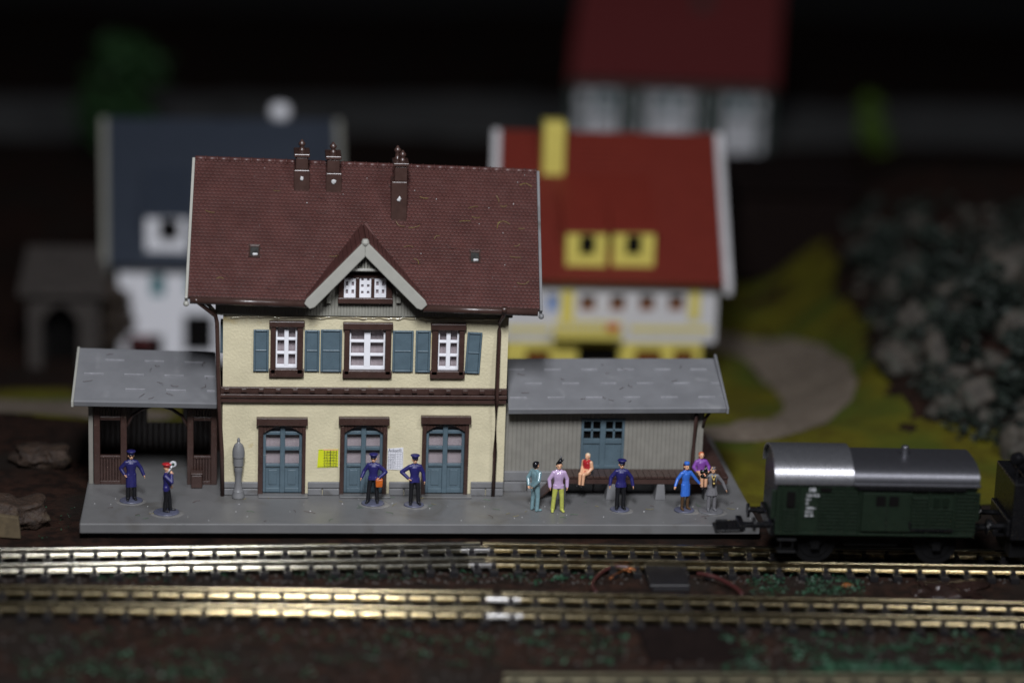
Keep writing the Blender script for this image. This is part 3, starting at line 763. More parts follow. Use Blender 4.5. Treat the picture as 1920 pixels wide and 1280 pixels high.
# ------------------------------------------------------------------ right wing: goods shed
YS = .5
G = thing('goods_shed', 'low grey boarded goods shed with blue door right of the station', 'shed', (X(1130, 850, YS), 3, 0))
GX0, GX1 = BX1 + .02, X(1318, 830, YS)
zp = Z(1000, 882, YS); ze = Z(1130, 772, YS)
dx0, dx1, dz0, dz1 = rect(1089, 784, 1170, 878, YS)
mb = MB(); boards(mb, GX0, dx0, zp, ze + .3, YS, .15, .006, .012); boards(mb, dx1, GX1, zp, ze + .3, YS, .15, .006, .012); boards(mb, dx0, dx1, dz1, ze + .3, YS, .15, .006, .012)
mb.box(GX1 - .15, GX1, YS + .12, 5.6, zp, ze + .35); mb.box(GX0, GX1, 5.6, 5.7, zp, ze + .35)
mb.build('wall', MT['shed'], G)
mb = MB(); mb.box(GX0 + .05, GX1 - .2, YS + .6, 5.5, zp, ze); mb.build('room_core', MT['dark'], G)
for i in range(6):
    a, b = GX0 + (GX1 - GX0) * i / 6, GX0 + (GX1 - GX0) * (i + 1) / 6 - .03
    mb = MB(); mb.box(a, b, YS - .10, YS + .3, zp * .5 + .01, zp); mb.box(a - (.3 if i else 0), b - .3, YS - .11, YS + .3, .0, zp * .5 - .01); mb.build('plinth', MT['grey'], G, bevel=.03)
P2, gro, _ = wing_roof(G, (953, 766), (1362, 764), -.08, 3.1, (951, 672), (1338, 672), [(.20, .05, .62, 1.36), (.48, .62, .62, 1.36), (.76, .0, .62, 1.36)])
v = MB(); q0, q1 = P2(1, -.02, .03), P2(1, 1.0, .06); v.hexa([q0 + dn, q0 + dn + w, q1 + dn + w, q1 + dn, q0, q0 + w, q1 + w + Vector((0, 0, .12)), q1 + Vector((0, 0, .12))]); v.build('verge_board', MT['roofgrey'], gro, bevel=.02)
d = MB(); cx = (dx0 + dx1) / 2; zm = dz0 + (dz1 - dz0) * .52
d.box(dx0, dx1, YS + .03, YS + .1, dz0, zm); d.box(dx0, dx0 + .09, YS - .03, YS + .1, dz0, dz1); d.box(dx1 - .09, dx1, YS - .03, YS + .1, dz0, dz1); d.box(cx - .1, cx + .1, YS - .03, YS + .1, dz0, dz1)
d.box(dx0 + .09, cx - .1, YS - .02, YS + .1, zm - .04, zm + .14); d.box(cx + .1, dx1 - .09, YS - .02, YS + .1, zm - .04, zm + .14); d.box(dx0 + .09, dx1 - .09, YS - .02, YS + .1, dz1 - .12, dz1); d.box(dx0 + .09, dx1 - .09, YS - .02, YS + .1, dz0, dz0 + .12)
for a, b in ((dx0 + .09, cx - .1), (cx + .1, dx1 - .09)):
    d.box((a + b) / 2 - .04, (a + b) / 2 + .04, YS - .01, YS + .1, zm + .14, dz1 - .12); d.box(a, b, YS - .01, YS + .1, (zm + dz1) / 2 - .03, (zm + dz1) / 2 + .05)
do = d.build('door', MT['shutter'], G, bevel=.015)
p = MB(); p.box(dx0, dx1, YS + .14, YS + .17, zm, dz1); p.build('pane', MT['dark'], do)
mb = MB(); mb.tube([aty(1306, 776, YS - .3), aty(1304, 800, YS - .1), aty(1299, 850, YS - .09), aty(1296, 895, YS - .09)], .075, 8); mb.build('downpipe', MT['brown'], G, smooth=True)
mb = MB(); mb.tube([aty(1318, 800, YS), aty(1322, 785, YS - .1), aty(1330, 774, YS - .2)], .06, 8); mb.build('eave_bracket', MT['brown'], G, smooth=True)

# loading deck
LX0, LX1 = X(1052, 900, -.5), X(1366, 900, -.5)
DZ = Z(1180, 893, -.5)
LD = thing('loading_deck', 'brown timber loading deck on grey stub supports before goods shed', 'loading deck', ((LX0 + LX1) / 2, 0, 0))
mb = MB()
for i in range(26):
    a = LX0 + (LX1 - LX0) * i / 26; mb.box(a, a + (LX1 - LX0) / 26 - .012, -.5, YS - .12, DZ - .08, DZ)
for i in range(18): b = YS - .1 + i * .25; mb.box(GX1 + .05, LX1, b, b + .238, DZ - .08, DZ)
mb.build('planks', MT['brown'], LD, bevel=.01)
mb = MB(); mb.box(LX0 + .02, LX1 - .02, -.46, -.28, DZ - .30, DZ - .082); mb.box(LX1 - .22, LX1 - .03, -.27, 4.4, DZ - .30, DZ - .082); mb.build('beam', MT['brown'], LD, bevel=.02)
for px in (1052, 1146, 1238, 1330):
    cx = X(px, 922, -.4); mb = MB(); mb.hexa([(cx - .19, -.5, .0), (cx + .19, -.5, .0), (cx + .19, .1, .0), (cx - .19, .1, .0), (cx - .13, -.44, DZ - .30), (cx + .13, -.44, DZ - .30), (cx + .13, .05, DZ - .30), (cx - .13, .05, DZ - .30)]); mb.build('support', MT['grey'], LD, bevel=.02)
mb = MB(); xr = X(1012, 925, -.4); mb.hexa([(xr, -.5, .0), (LX0, -.5, DZ - .18), (LX0, YS - .2, DZ - .18), (xr, YS - .2, .0), (xr, -.5, .05), (LX0, -.5, DZ), (LX0, YS - .2, DZ), (xr, YS - .2, .05)]); mb.build('ramp', MT['brown'], LD, bevel=.02)

# ------------------------------------------------------------------ people
def person(label, foot, h, facing, mats, arms, coat=None, coat_r=(.20, .15), legs=None, seated=False, hat=None, hair=None, base=None, tilt=0, fat=1.06, seat_at=None, group='painted figures on the platform', vsk='skin', barelegs=False, head_turn=0):
    loc = Vector(foot)
    R = thing('person', label, 'person', loc, group)
    k = h / 1.75
    rot = Matrix.Rotation(math.radians(facing), 3, 'Z') @ Matrix.Rotation(math.radians(tilt), 3, 'Y')
    tags = list(dict.fromkeys(list(mats.values()) + [vsk, 'hairblack'])); ti = {t: i for i, t in enumerate(tags)}
    pr = []
    def add(a, ra, b, rb, t, grow=True):
        f = 1.12 * fat if grow else 1
        ra = [q * f for q in (ra if hasattr(ra, '__len__') else (ra,) * 3)]; rb = [q * f for q in (rb if hasattr(rb, '__len__') else (rb,) * 3)]
        pr.append((Vector(a), Vector(ra), Vector(b), Vector(rb), ti[t]))
    J, Tm, Sh, Sk = mats['jacket'], mats['trousers'], mats['shoes'], vsk
    o = -.83 if seated else 0
    zs = 1.41 + o; hd = Vector((0, -.015, 1.615 + o)); HS = 1.16
    add((0, 0, .95 + o), (.145, .105, .10), (0, 0, 1.10 + o), (.135, .10, .08), mats.get('waist', J)); add((0, 0, 1.12 + o), (.14, .10, .08), (0, 0, 1.30 + o), (.175, .115, .13), J)
    add((-.14, 0, zs - .03), (.065, .08, .07), (.14, 0, zs - .03), (.065, .08, .07), J); add((-.07, .01, zs + .035), (.06, .06, .04), (.07, .01, zs + .035), (.06, .06, .04), J)
    if seated: add((0, 0, .10), (.16, .13, .10), (0, -.08, .10), (.14, .12, .09), mats.get('hips', Tm))
    add((0, .01, 1.45 + o), .052, (0, -.005, 1.54 + o), .048, Sk, False); add((0, .005, 1.44 + o), (.075, .07, .035), (0, .005, 1.47 + o), (.062, .06, .03), mats.get('collar', J), False)
    # head: skull, jaw, nose, ears, eyes, mouth
    hr = Matrix.Rotation(math.radians(head_turn), 3, 'Z')
    H = lambda x, y, z: hd + hr @ Vector((x, y, z)) * HS
    add(H(0, .012, .035), (.098, .112, .095), H(0, -.012, -.055), (.070, .080, .060), Sk, False)
    add(H(0, -.095, .01), (.014, .018, .02), H(0, -.112, -.025), (.018, .02, .016), Sk, False)
    for s in (-1, 1):
        add(H(s * .09, .015, .01), (.014, .022, .03), H(s * .09, .015, -.02), (.012, .018, .02), Sk, False)
        add(H(s * .036, -.092, .015), (.016, .012, .011), H(s * .036, -.092, .015), (.016, .012, .011), 'hairblack', False)
    if 'mouth' in mats: add(H(-.02, -.083, -.062), (.012, .012, .008), H(.02, -.083, -.062), (.012, .012, .008), mats['mouth'], False)
    # arms and hands
    for s, (el, wr) in zip((-1, 1), arms):
        sh = Vector((s * .178, 0, zs - .035)); el, wr = Vector(el), Vector(wr)
        if seated: el.z += o; wr.z += o
        add(sh, .072, el, .060, mats.get('sleeve', J)); add(el, .060, wr, .050, mats.get('sleeve', J))
        dr = (wr - el).normalized(); side = Vector((0, -1, 0)); side = (side - dr * side.dot(dr)).normalized(); flat = dr.cross(side)
        pc = wr + dr * .055
        add(wr + dr * .01, .030, pc, (.034, .040, .034), Sk, False)
        for q in range(4):
            b0 = pc + side * (.030 - q * .020) + dr * .02; ln = (.062, .072, .068, .052)[q]
            mid = b0 + dr * ln * .55; tip = mid + (dr * .8 - flat * s * -.6).normalized() * ln * .5
            add(b0, .0125, mid, .012, Sk, False); add(mid, .012, tip, .010, Sk, False)
        tb = wr + dr * .03 + side * .03; add(tb, .015, tb + side * .035 + dr * .03, .013, Sk, False); add(tb + side * .035 + dr * .03, .013, tb + side * .04 + dr * .065, .011, Sk, False)
    # legs
    for i, s in enumerate((-1, 1)):
        if seated:
            hp, kn, an = Vector((s * .085, -.02, .11)), Vector((s * .085, -.40, .10)), Vector((s * .075, -.43, -.32))
        else:
            hp = Vector((s * .085, 0, .92)); an = Vector((s * .115, 0, .08)); 
            if legs: an = Vector(legs[i])
            kn = (hp + an) / 2 + Vector((s * .012, -.025, .02))
        lm = mats.get('thigh', Tm)
        add(hp, (.092, .10, .09), kn, .068, lm); add(kn, .068, an, (.050 if barelegs else .064), mats.get('shin', lm))
        add(an + Vector((0, .02, -.03)), (.045, .05, .045), an + Vector((s * .03, -.14, -.045)), (.045, .06, .034), Sh)
    if coat is not None:
        add((0, 0, 1.05), (.155, .115, .06), (0, 0, coat + .03), (coat_r[0], coat_r[1], .03), mats.get('skirt', J), False)
    # union to one continuous skin
    mb = MB()
    for a, ra, b, rb, t in pr: mb.hull(a, ra, b, rb, 5)
    me = bpy.data.meshes.new('tmp'); bmesh.ops.recalc_face_normals(mb.bm, faces=mb.bm.faces[:]); mb.bm.to_mesh(me); mb.bm.free()
    to = bpy.data.objects.new('tmp', me); COL.objects.link(to)
    md = to.modifiers.new('r', 'REMESH'); md.mode = 'VOXEL'; md.voxel_size = .0125
    dg = bpy.context.evaluated_depsgraph_get(); bod = bpy.data.meshes.new_from_object(to.evaluated_get(dg)); bod.name = 'body'
    bpy.data.objects.remove(to)
    bm2 = bmesh.new(); bm2.from_mesh(bod)
    for _ in range(2): bmesh.ops.smooth_vert(bm2, verts=bm2.verts[:], factor=.45, use_axis_x=True, use_axis_y=True, use_axis_z=True)
    bm2.to_mesh(bod); bm2.free()
    n = len(bod.polygons); ce = np.empty(n * 3); bod.polygons.foreach_get('center', ce); ce = ce.reshape(n, 3)
    legset = len(pr) - 2 * 3 - (1 if coat is not None else 0)
    best = np.full(n, 1e9); idx = np.zeros(n, np.int32)
    for k_, (a, ra, b, rb, t) in enumerate(pr):
        a, ra, b, rb = map(np.array, (a, ra, b, rb)); d = b - a; dd = d @ d
        tt = np.clip(((ce - a) @ d) / dd, 0, 1)[:, None] if dd > 1e-9 else np.zeros((n, 1))
        r = ra + (rb - ra) * tt; q = (ce - a - d * tt) / r; ds = (np.linalg.norm(q, axis=1) - 1) * r.min(axis=1)
        if coat is not None and legset <= k_ < legset + 6: ds = ds + (ce[:, 2] > coat + .012) * 1.0
        w = ds < best; best[w] = ds[w]; idx[w] = t
    bod.materials.clear()
    for t in tags: bod.materials.append(MT[t])
    bod.polygons.foreach_set('material_index', idx); bod.polygons.foreach_set('use_smooth', np.ones(n, bool))
    Mx = Matrix.LocRotScale(None, rot.to_quaternion(), (k, k, k)); bod.transform(Mx)
    bo = bpy.data.objects.new('body', bod); COL.objects.link(bo); bo.parent = R; WORLD[bo.name] = loc
    def child(name, mb, m, smooth=True, bevel=0):
        bmesh.ops.transform(mb.bm, matrix=Matrix.Translation(loc) @ Mx, verts=mb.bm.verts[:])
        return mb.build(name, m, R, smooth=smooth, bevel=bevel)
    if hair:
        m = MB(); kind, hm = hair
        m.hull(H(0, .035, .045), (.112, .112, .10), H(0, .055, -.03), (.10, .07, .055), 7)
        if kind == 'quiff':
            m.hull(H(-.01, 0, .09), (.085, .085, .06), H(.02, -.02, .17), (.07, .06, .05), 6); m.hull(H(.02, -.02, .17), (.06, .05, .05), H(.05, .0, .30), (.02, .02, .02), 6); m.hull(H(.05, -.02, .16), (.05, .05, .04), H(.115, -.02, .20), (.02, .02, .02), 6)
        if kind == 'long': m.hull(H(0, .06, -.02), (.10, .06, .06), H(0, .075, -.13), (.075, .04, .03), 6)
        if kind == 'flat': m.hull(H(0, .0, .085), (.09, .10, .045), H(0, .03, .05), (.095, .1, .06), 6)
        child('hair', m, MT[hm])
    if hat:
        kind, hm = hat; m = MB(); c = H(0, 0, .055)
        if kind == 'cap':
            m.lathe(c, [(.088, 0), (.096, .01), (.098, .055), (.105, .062), (.135, .085), (.138, .10), (.12, .115), (.04, .13), (.005, .13)], 20, 1.08)
            for vv in m.bm.verts: vv.co = c + (vv.co - c) * 1.2
            child('cap', m, MT[hm])
            v = MB(); v.hull(H(-.06, -.09, .062), (.03, .03, .01), H(.06, -.09, .062), (.03, .03, .01), 5); v.hull(H(-.04, -.115, .056), (.03, .03, .009), H(.04, -.115, .056), (.03, .03, .009), 5)
            child('visor', v, MT['hairblack'])
        elif kind == 'pillbox':
            m.lathe(c, [(.092, .01), (.102, .02), (.100, .10), (.085, .125), (.03, .135)], 18, 1.05); child('hat', m, MT[hm])
        elif kind == 'side':
            m.hull(H(0, -.07, .085), (.04, .03, .035), H(0, .09, .085), (.04, .03, .035), 6); m.hull(H(0, -.07, .07), (.075, .04, .025), H(0, .08, .07), (.085, .05, .025), 6); m.hull(H(.05, -.06, .12), (.02, .02, .02), H(.05, .06, .10), (.02, .02, .02), 5); child('cap', m, MT[hm])
    if base:
        r0, bm_, dx, dy = base
        m = MB(); m.lathe(loc + Vector((dx, dy, 0)), [(r0 * 1.0, .012), (r0 * 1.02, .03), (r0 * .97, .058), (r0 * .9, .064), (.02, .066)], 28, .92)
        m.build('figure_base', MT[bm_], R, smooth=True)
        m = MB(); c = loc + Vector((dx + random.uniform(-.05, .12), dy - .05, 0)); ring = []
        sd = random.random() * 9
        prof = [(1.0, .004), (.97, .012), (.7, .016), (.05, .017)]
        rr = [r0 * 1.28 * (1 + .22 * noise.noise(Vector((math.cos(q * .2244) * .9 + sd, math.sin(q * .2244) * .9, sd)))) for q in range(28)]
        rows = [[m.bm.verts.new(c + Vector((rr[q] * f * math.cos(q * .2244), rr[q] * f * .9 * math.sin(q * .2244), z))) for q in range(28)] for f, z in prof]
        for a, b in zip(rows, rows[1:]):
            for q in range(28): m.bm.faces.new((a[q], a[(q + 1) % 28], b[(q + 1) % 28], b[q]))
        m.bm.faces.new(rows[-1]); m.build('glue_ring', MT['glue'], R, smooth=True)
    return R
def ft(px, py, lift=.06):
    p = atz(px, py, lift); return (p.x, p.y, 0 if lift == 0 else lift - .005)
offi = dict(jacket='navy', trousers='trouser', shoes='trouser')
DROP = ((-.29, .01, 1.13), (-.31, -.05, .88)), ((.29, .01, 1.13), (.31, -.05, .88))
def base_at(f, dx=0, dy=0, r=.36, m='disc'): return (r, m, dx, dy)
def put(f): return Vector((f[0], f[1], .06))
def person_on(label, px, py, h, facing, mats, arms, r=.36, bm='disc', bdx=0., bdy=0., **kw):
    f = put(ft(px, py)); root = person(label, (f.x, f.y, 0), h, facing, mats, arms, base=(r, bm, bdx, bdy), **kw)
    for ch in root.children:
        if ch.name.split('.')[0] not in ('figure_base', 'glue_ring'): ch.location.z += .06
    return f, root
person_on('figure in long dark blue coat and cap outside the waiting shelter', 246, 936, 1.72, 12, dict(jacket='navycoat', trousers='trouser', shoes='trouser'),
          (((-.36, .06, 1.16), (-.25, -.05, .97)), ((.34, .0, 1.16), (.43, -.08, .92))), coat=.47, coat_r=(.21, .16), hat=('cap', 'navycoat'), r=.40, fat=1.08)
F2, P2r = person_on('stationmaster in red cap holding up a white signal disc', 312, 958, 1.66, 82, dict(offi), (((-.25, -.24, 1.19), (-.10, -.20, 1.42)), ((.26, .02, 1.14), (.24, -.10, .92))),
          coat=.80, coat_r=(.185, .14), hat=('cap', 'redp'), r=.44, legs=((-.1, .05, .08), (.1, -.12, .08)))
F3, P3r = person_on('blue uniformed figure carrying an orange bag before middle door', 699, 941, 1.72, -12, dict(offi), (((-.33, .02, 1.15), (-.40, -.10, .94)), ((.44, .05, 1.14), (.24, -.15, .98))),
          coat=.84, coat_r=(.19, .14), hat=('cap', 'navy'), r=.40, legs=((-.17, -.08, .08), (.15, .02, .08)))
person_on('blue uniformed figure with one hand on hip near the white notice', 776, 944, 1.74, 8, dict(offi), (((-.46, .05, 1.18), (-.24, -.08, .98)), ((.31, .0, 1.13), (.34, -.05, .87))),
          coat=.80, coat_r=(.195, .14), hat=('cap', 'navy'), r=.35, legs=((-.12, 0, .08), (.15, -.05, .08)))
f = ft(1002, 957, 0); person('black haired figure in teal suit turned half away on platform', f, 1.80, 128, dict(jacket='teal', trousers='teal', shoes='teal'),
          (((-.27, .12, 1.14), (-.13, .2, .95)), ((.27, .10, 1.14), (.15, .18, .93))), coat=.84, coat_r=(.18, .14), hair=('flat', 'hairblack'))
f = ft(1045, 958, 0); person('figure in lilac jacket and lime trousers with tall black hair', f, 1.80, 4, dict(jacket='lilac', trousers='lime', shoes='lime'),
          (((-.32, .02, 1.13), (-.30, -.04, .90)), ((.30, .02, 1.13), (.29, -.06, .90))), coat=.82, coat_r=(.185, .14), hair=('quiff', 'hairblack'), legs=((-.17, 0, .08), (.15, 0, .08)))
person_on('broad blue uniformed figure standing alone in front of blue shed door', 1162, 953, 1.74, 3, dict(offi), (((-.36, .03, 1.15), (-.40, -.05, .90)), ((.37, .03, 1.15), (.42, -.05, .88))),
          coat=.80, coat_r=(.23, .16), hat=('cap', 'navy'), r=.34, fat=1.10)
person_on('figure in bright blue skirt suit and hat with brown boots', 1283, 954, 1.70, 22, dict(jacket='azure', trousers='boot', shoes='boot', mouth='redp'), (((-.34, .02, 1.17), (-.47, -.06, .96)), ((.34, -.06, 1.17), (.47, -.16, .99))),
          coat=.50, coat_r=(.20, .16), hat=('pillbox', 'azure'), hair=('long', 'hairred'), r=.36, barelegs=True, fat=.95)
F10, P10r = person_on('grey tunic figure with gold chest ornament raising a dark bunch', 1333, 956, 1.60, 5, dict(jacket='field', trousers='field', shoes='discgrey'), (((-.36, -.06, 1.36), (-.34, -.16, 1.58)), ((.40, .0, 1.12), (.52, -.06, .86))),
          coat=.60, coat_r=(.26, .19), hat=('side', 'field'), r=.44, bm='discgrey', fat=1.05)
m = MB(); c = Vector((F10.x, F10.y - .17, .06)); m.hull(c + Vector((0, -.005, 1.25)), (.06, .03, .06), c + Vector((.01, -.02, 1.05)), (.07, .035, .12), 6); m.build('chest_ornament', MT['bark'], P10r, smooth=True)
m = MB(); m.hull(c + Vector((-.06, .02, 1.32)), .022, c + Vector((0, -.045, 1.17)), .022, 5); m.hull(c + Vector((.06, .02, 1.32)), .022, c + Vector((0, -.045, 1.17)), .022, 5); m.ball(c + Vector((.01, -.06, 1.06)), .04, 5); m.build('gold_braid', MT['gold'], P10r, smooth=True)
# seated figures on the deck
y7 = -.30
person('seated blonde figure in red top and shorts on loading deck edge', (X(1100, 893, y7), y7, DZ), 1.5, -38, dict(jacket='redp', trousers='redp', shoes='trouser', thigh='skin', shin='skin', sleeve='skin', hips='redp', waist='skin', collar='skin'),
       (((-.22, .0, 1.14), (-.12, -.24, 1.00)), ((.22, .03, 1.14), (.14, -.16, .98))), seated=True, hair=('long', 'blonde'), barelegs=True, group='painted figures sitting on the loading deck')
person('seated figure in purple top with orange hair at deck corner', (X(1313, 893, y7), y7, DZ), 1.62, 10, dict(jacket='purple', trousers='purple', shoes='trouser', thigh='skin', shin='skin', hips='purple'),
       (((-.30, -.02, 1.16), (-.26, -.22, 1.08)), ((.32, -.02, 1.16), (.24, -.2, 1.06))), seated=True, hair=('long', 'orangehair'), barelegs=True, group='painted figures sitting on the loading deck')
# held things
Yp = F2.y - .02
c = aty(324.5, 869.5, Yp); hnd = aty(314, 886, Yp)
D = thing('signal_disc', 'white ringed signal disc with green centre held up by stationmaster', 'signal', hnd)
mb = MB(); mb.tube([hnd, c - (c - hnd).normalized() * .1], .035, 8); mb.build('handle', MT['white'], D, smooth=True)
mb = MB(); mb.disc(c, (0, 1, .25), .115, .03, 24); mb.build('ring', MT['white'], D, bevel=.008)
mb = MB(); mb.disc(c - Vector((0, .02, .005)), (0, 1, .25), .05, .02, 16); mb.build('centre', MT['flock'], D)
c = aty(711, 905, F3.y - .2)
D = thing('shoulder_bag', 'small orange bag hanging from hand of uniformed figure', 'bag', c)
mb = MB(); mb.hexa([(c.x - .12, c.y - .07, c.z - .15), (c.x + .11, c.y - .07, c.z - .15), (c.x + .11, c.y + .07, c.z - .15), (c.x - .12, c.y + .07, c.z - .15), (c.x - .13, c.y - .06, c.z + .13), (c.x + .13, c.y - .06, c.z + .15), (c.x + .13, c.y + .06, c.z + .15), (c.x - .13, c.y + .06, c.z + .13)])
mb.build('pouch', MT['orange'], D, bevel=.035)
mb = MB(); mb.tube([(c.x - .1, c.y, c.z + .13), (c.x - .04, c.y, c.z + .2), (c.x + .05, c.y, c.z + .2), (c.x + .1, c.y, c.z + .14)], .015, 6); mb.build('bag_handle', MT['orange'], D)
c = aty(1320, 884, F10.y - .18)
D = thing('flower_bunch', 'dark bunch with pink and white flecks in raised hand', 'flowers', c)
mb = MB()
for i in range(7): mb.rockball(c + Vector((random.uniform(-.09, .09), random.uniform(-.06, .06), random.uniform(-.17, .10))), (.07, .06, .07), i, sub=2)
mb.build('leaves', MT['blackmatt'], D, smooth=True)
mb = MB()
for dx, dz in ((.02, .13), (.07, .16), (-.05, .05), (.1, .1)): mb.ball(c + Vector((dx, -.08, dz)), .035, 4)
mb.build('white_blossom', MT['glue'], D, smooth=True)
mb = MB()
for dx, dz in ((0, -.06), (.03, -.11)): mb.ball(c + Vector((dx, -.1, dz)), .035, 4)
mb.build('pink_blossom', MT['inkred'], D, smooth=True)

# ------------------------------------------------------------------ tracks
ZR = -.10                                             # rail top
GA = 1.46
def track(label, p0, p1, n_skip=0, side=None, sleeper_mesh=[None], rm='rail'):
    p0, p1 = Vector((p0[0], p0[1], 0)), Vector((p1[0], p1[1], 0)); d = (p1 - p0); L = d.length; d.normalize(); nrm = Vector((-d.y, d.x, 0))
    R = thing('railway_track', label, 'track', (p0.x, p0.y, GZ), 'model railway track pieces')
    ang = math.atan2(d.y, d.x)
    prof = [(-.19, 0), (-.185, .025), (-.10, .045), (-.06, .065), (-.042, .10), (-.036, .16), (-.04, .20), (-.075, .225), (-.085, .24), (-.085, .285), (-.07, .305), (-.04, .315)]
    prof = prof + [(-x, z) for x, z in prof[::-1]]
    for s in (-1, 1):
        mb = MB(); c = p0 + nrm * s * GA / 2; rows = []
        nseg = max(2, int(L / 3))
        for q in range(nseg + 1):
            o = c + d * L * q / nseg + nrm * (.012 * noise.noise(Vector((q * 1.3, s, p0.x)))) + Vector((0, 0, .008 * noise.noise(Vector((q * .9, s * 3, p0.y)))))
            rows.append([mb.bm.verts.new(o + nrm * x + Vector((0, 0, ZR - .315 + z))) for x, z in prof])
        k = len(prof)
        for a, b in zip(rows, rows[1:]):
            for q in range(k): mb.bm.faces.new((a[q], a[(q + 1) % k], b[(q + 1) % k], b[q]))
        mb.bm.faces.new(rows[0]); mb.bm.faces.new(rows[-1][::-1])
        o = mb.build('rail', MT[rm], R, smooth=True)
        es = o.modifiers.new('edge', 'EDGE_SPLIT'); es.split_angle = math.radians(50)
    if sleeper_mesh[0] is None:
        mb = MB(); mb.box(-.14, .14, -1.25, 1.25, 0, ZR - .315 - GZ + .0)
        for s in (-1, 1):
            for s2 in (-1, 1):
                y = s * GA / 2 + s2 * .145; mb.box(-.085, .085, y - .085, y + .085, ZR - .33 - GZ, ZR - .315 - GZ + .12)
        o = mb.build('sleeper', MT['sleeper'], bevel=.02); sleeper_mesh[0] = o; first = o
    else: first = None
    n = int(L / .775)
    for q in range(n):
        o = first if first and q == 0 else sleeper_mesh[0].copy()
        if o.name not in COL.objects: COL.objects.link(o)
        o.parent = R; o.location = (d * (.3 + (L - .6) * q / (n - 1))) ; o.rotation_euler = (0, 0, ang)
    return p0, d, nrm, L, R
def mid(a, b): return ((a.x + b.x) / 2, (a.y + b.y) / 2)
def ctr(bk, fr):     # centre line point under pixels of back and front rail
    return mid(atz(*bk, ZR), atz(*fr, ZR))
def ends(b0, b1, f0, f1, ext0=0, ext1=0):
    """centre line from two pixels on each rail: average of both rails' lines"""
    B0, B1, F0, F1 = [atz(*q, ZR) for q in (b0, b1, f0, f1)]
    def at(P, Q, x): return P.y + (Q.y - P.y) * (x - P.x) / (Q.x - P.x)
    xa, xb = (B0.x + F0.x) / 2 - ext0, (B1.x + F1.x) / 2 + ext1
    return (xa, (at(B0, B1, xa) + at(F0, F1, xa)) / 2), (xb, (at(B0, B1, xb) + at(F0, F1, xb)) / 2), at(B0, B1, xa) - at(F0, F1, xa), at(B0, B1, xb) - at(F0, F1, xb)
e = ends((0, 1026), (905, 1016), (0, 1055), (905, 1044), 3.5, 0); print('gauge T1L', e[2:])
t1l = track('track piece along the platform left of the rail joint', e[0], e[1], rm='railwhite')
e = ends((914, 1016), (1400, 1023), (914, 1044), (1400, 1051), .12, 14); print('gauge T1R', e[2:])
t1r = track('track piece under the green wagon right of the rail joint', (e[0][0], e[0][1]), e[1])
e = ends((0, 1096), (925, 1107), (0, 1125), (925, 1138), 3.5, 0); print('gauge T2L', e[2:])
t2l = track('nearer track piece left of its bright rail joiner', e[0], e[1])
e = ends((945, 1108), (1919, 1125), (945, 1138), (1919, 1158), .05, 4); print('gauge T2R', e[2:])
t2r = track('nearer track piece right of its bright rail joiner', e[0], e[1])
pA, pB = atz(945, 1262, ZR), atz(1919, 1262, ZR); dy = (pB.y - pA.y) / (pB.x - pA.x)
t3 = track('out of focus track piece at the bottom right edge', (pA.x, pA.y - GA / 2), (pB.x + 3, pB.y + 3 * dy - GA / 2), rm='raildull')
# joiners: metal sleeves clipped on the rails
def joiner(px, py, ln, side_of, label):
    p0, d, nrm, L, R = side_of; c = atz(px, py, ZR - .22)
    j = thing('rail_joiner', label, 'rail joiner', c, 'metal rail joiners'); mb = MB()
    prof = [(-.215, -.10), (-.21, -.075), (-.12, -.052), (-.082, -.03), (-.064, .0), (-.058, .05), (-.055, .075), (.055, .075), (.058, .05), (.064, .0), (.082, -.03), (.12, -.052), (.21, -.075), (.215, -.10)]
    # centre on the nearest rail
    t = (Vector((c.x, c.y, 0)) - p0).dot(d); base = p0 + d * t; s = 1 if (Vector((c.x, c.y, 0)) - base).dot(nrm) > 0 else -1
    base = base + nrm * s * GA / 2 + Vector((0, 0, ZR - .215))
    mb.prism([base - d * ln / 2 + nrm * x + Vector((0, 0, z)) for x, z in prof], d * ln); mb.build('sleeve', MT['railbright'], j, smooth=False)
joiner(893, 1032, 1.0, t1l, 'bright rail joiner on back rail of the platform track'); joiner(905, 1058, .9, t1l, 'bright rail joiner on front rail of the platform track')
joiner(945, 1125, 1.1, t2r, 'bright rail joiner on back rail of the nearer track'); joiner(945, 1158, 1.2, t2r, 'bright rail joiner on front rail of the nearer track')

# ------------------------------------------------------------------ brake van
p0, d, nrm, L, _ = t1r
def along(x): return p0 + d * ((x - p0.x) / d.x)
ANG = math.atan2(d.y, d.x)
HW = 1.32                                           # half width
yc = along(atz(1640, 1050, ZR).x).y
xl = aty(1459, 960, yc - HW).x; xr = aty(1829, 960, yc - HW).x; xm = aty(1604, 900, yc - HW).x
zb = aty(1640, 1003, yc - HW).z; ze_ = aty(1640, 907, yc - HW).z; zt = aty(1530, 836, yc).z; zt2 = aty(1700, 851, yc).z
print('wagon', xl, xr, 'z', zb, ze_, zt, zt2, 'yc', yc)
ox = (xl + xr) / 2
V = thing('brake_van', 'dark green railway brake van with silver roof standing at the platform', 'wagon', (ox, yc, ZR))
A, B_, Mx_ = xl - ox, xr - ox, xm - ox
zb -= ZR; ze_ -= ZR; zt -= ZR; zt2 -= ZR
def vb(name, mb, m, parent=None, **kw):
    bmesh.ops.translate(mb.bm, verts=mb.bm.verts[:], vec=WORLD[V.name]); return mb.build(name, m, parent or V, **kw)
def arcprof(h, w, zlow, n=20, pw=2.4, drop=0):
    return [(-w * math.copysign(abs(math.cos(t)) ** (2 / pw), math.cos(t)), zlow + h * abs(math.sin(t)) ** (2 / pw)) for t in [math.pi * i / n for i in range(n + 1)]]
def extr(prof, x0, x1, hollow=None):
    mb = MB(); mb.prism([(x0, y, z) for y, z in prof], (x1 - x0, 0, 0)); return mb
mb = MB(); mb.box(A, B_, -HW, HW, zb, ze_ + .02)
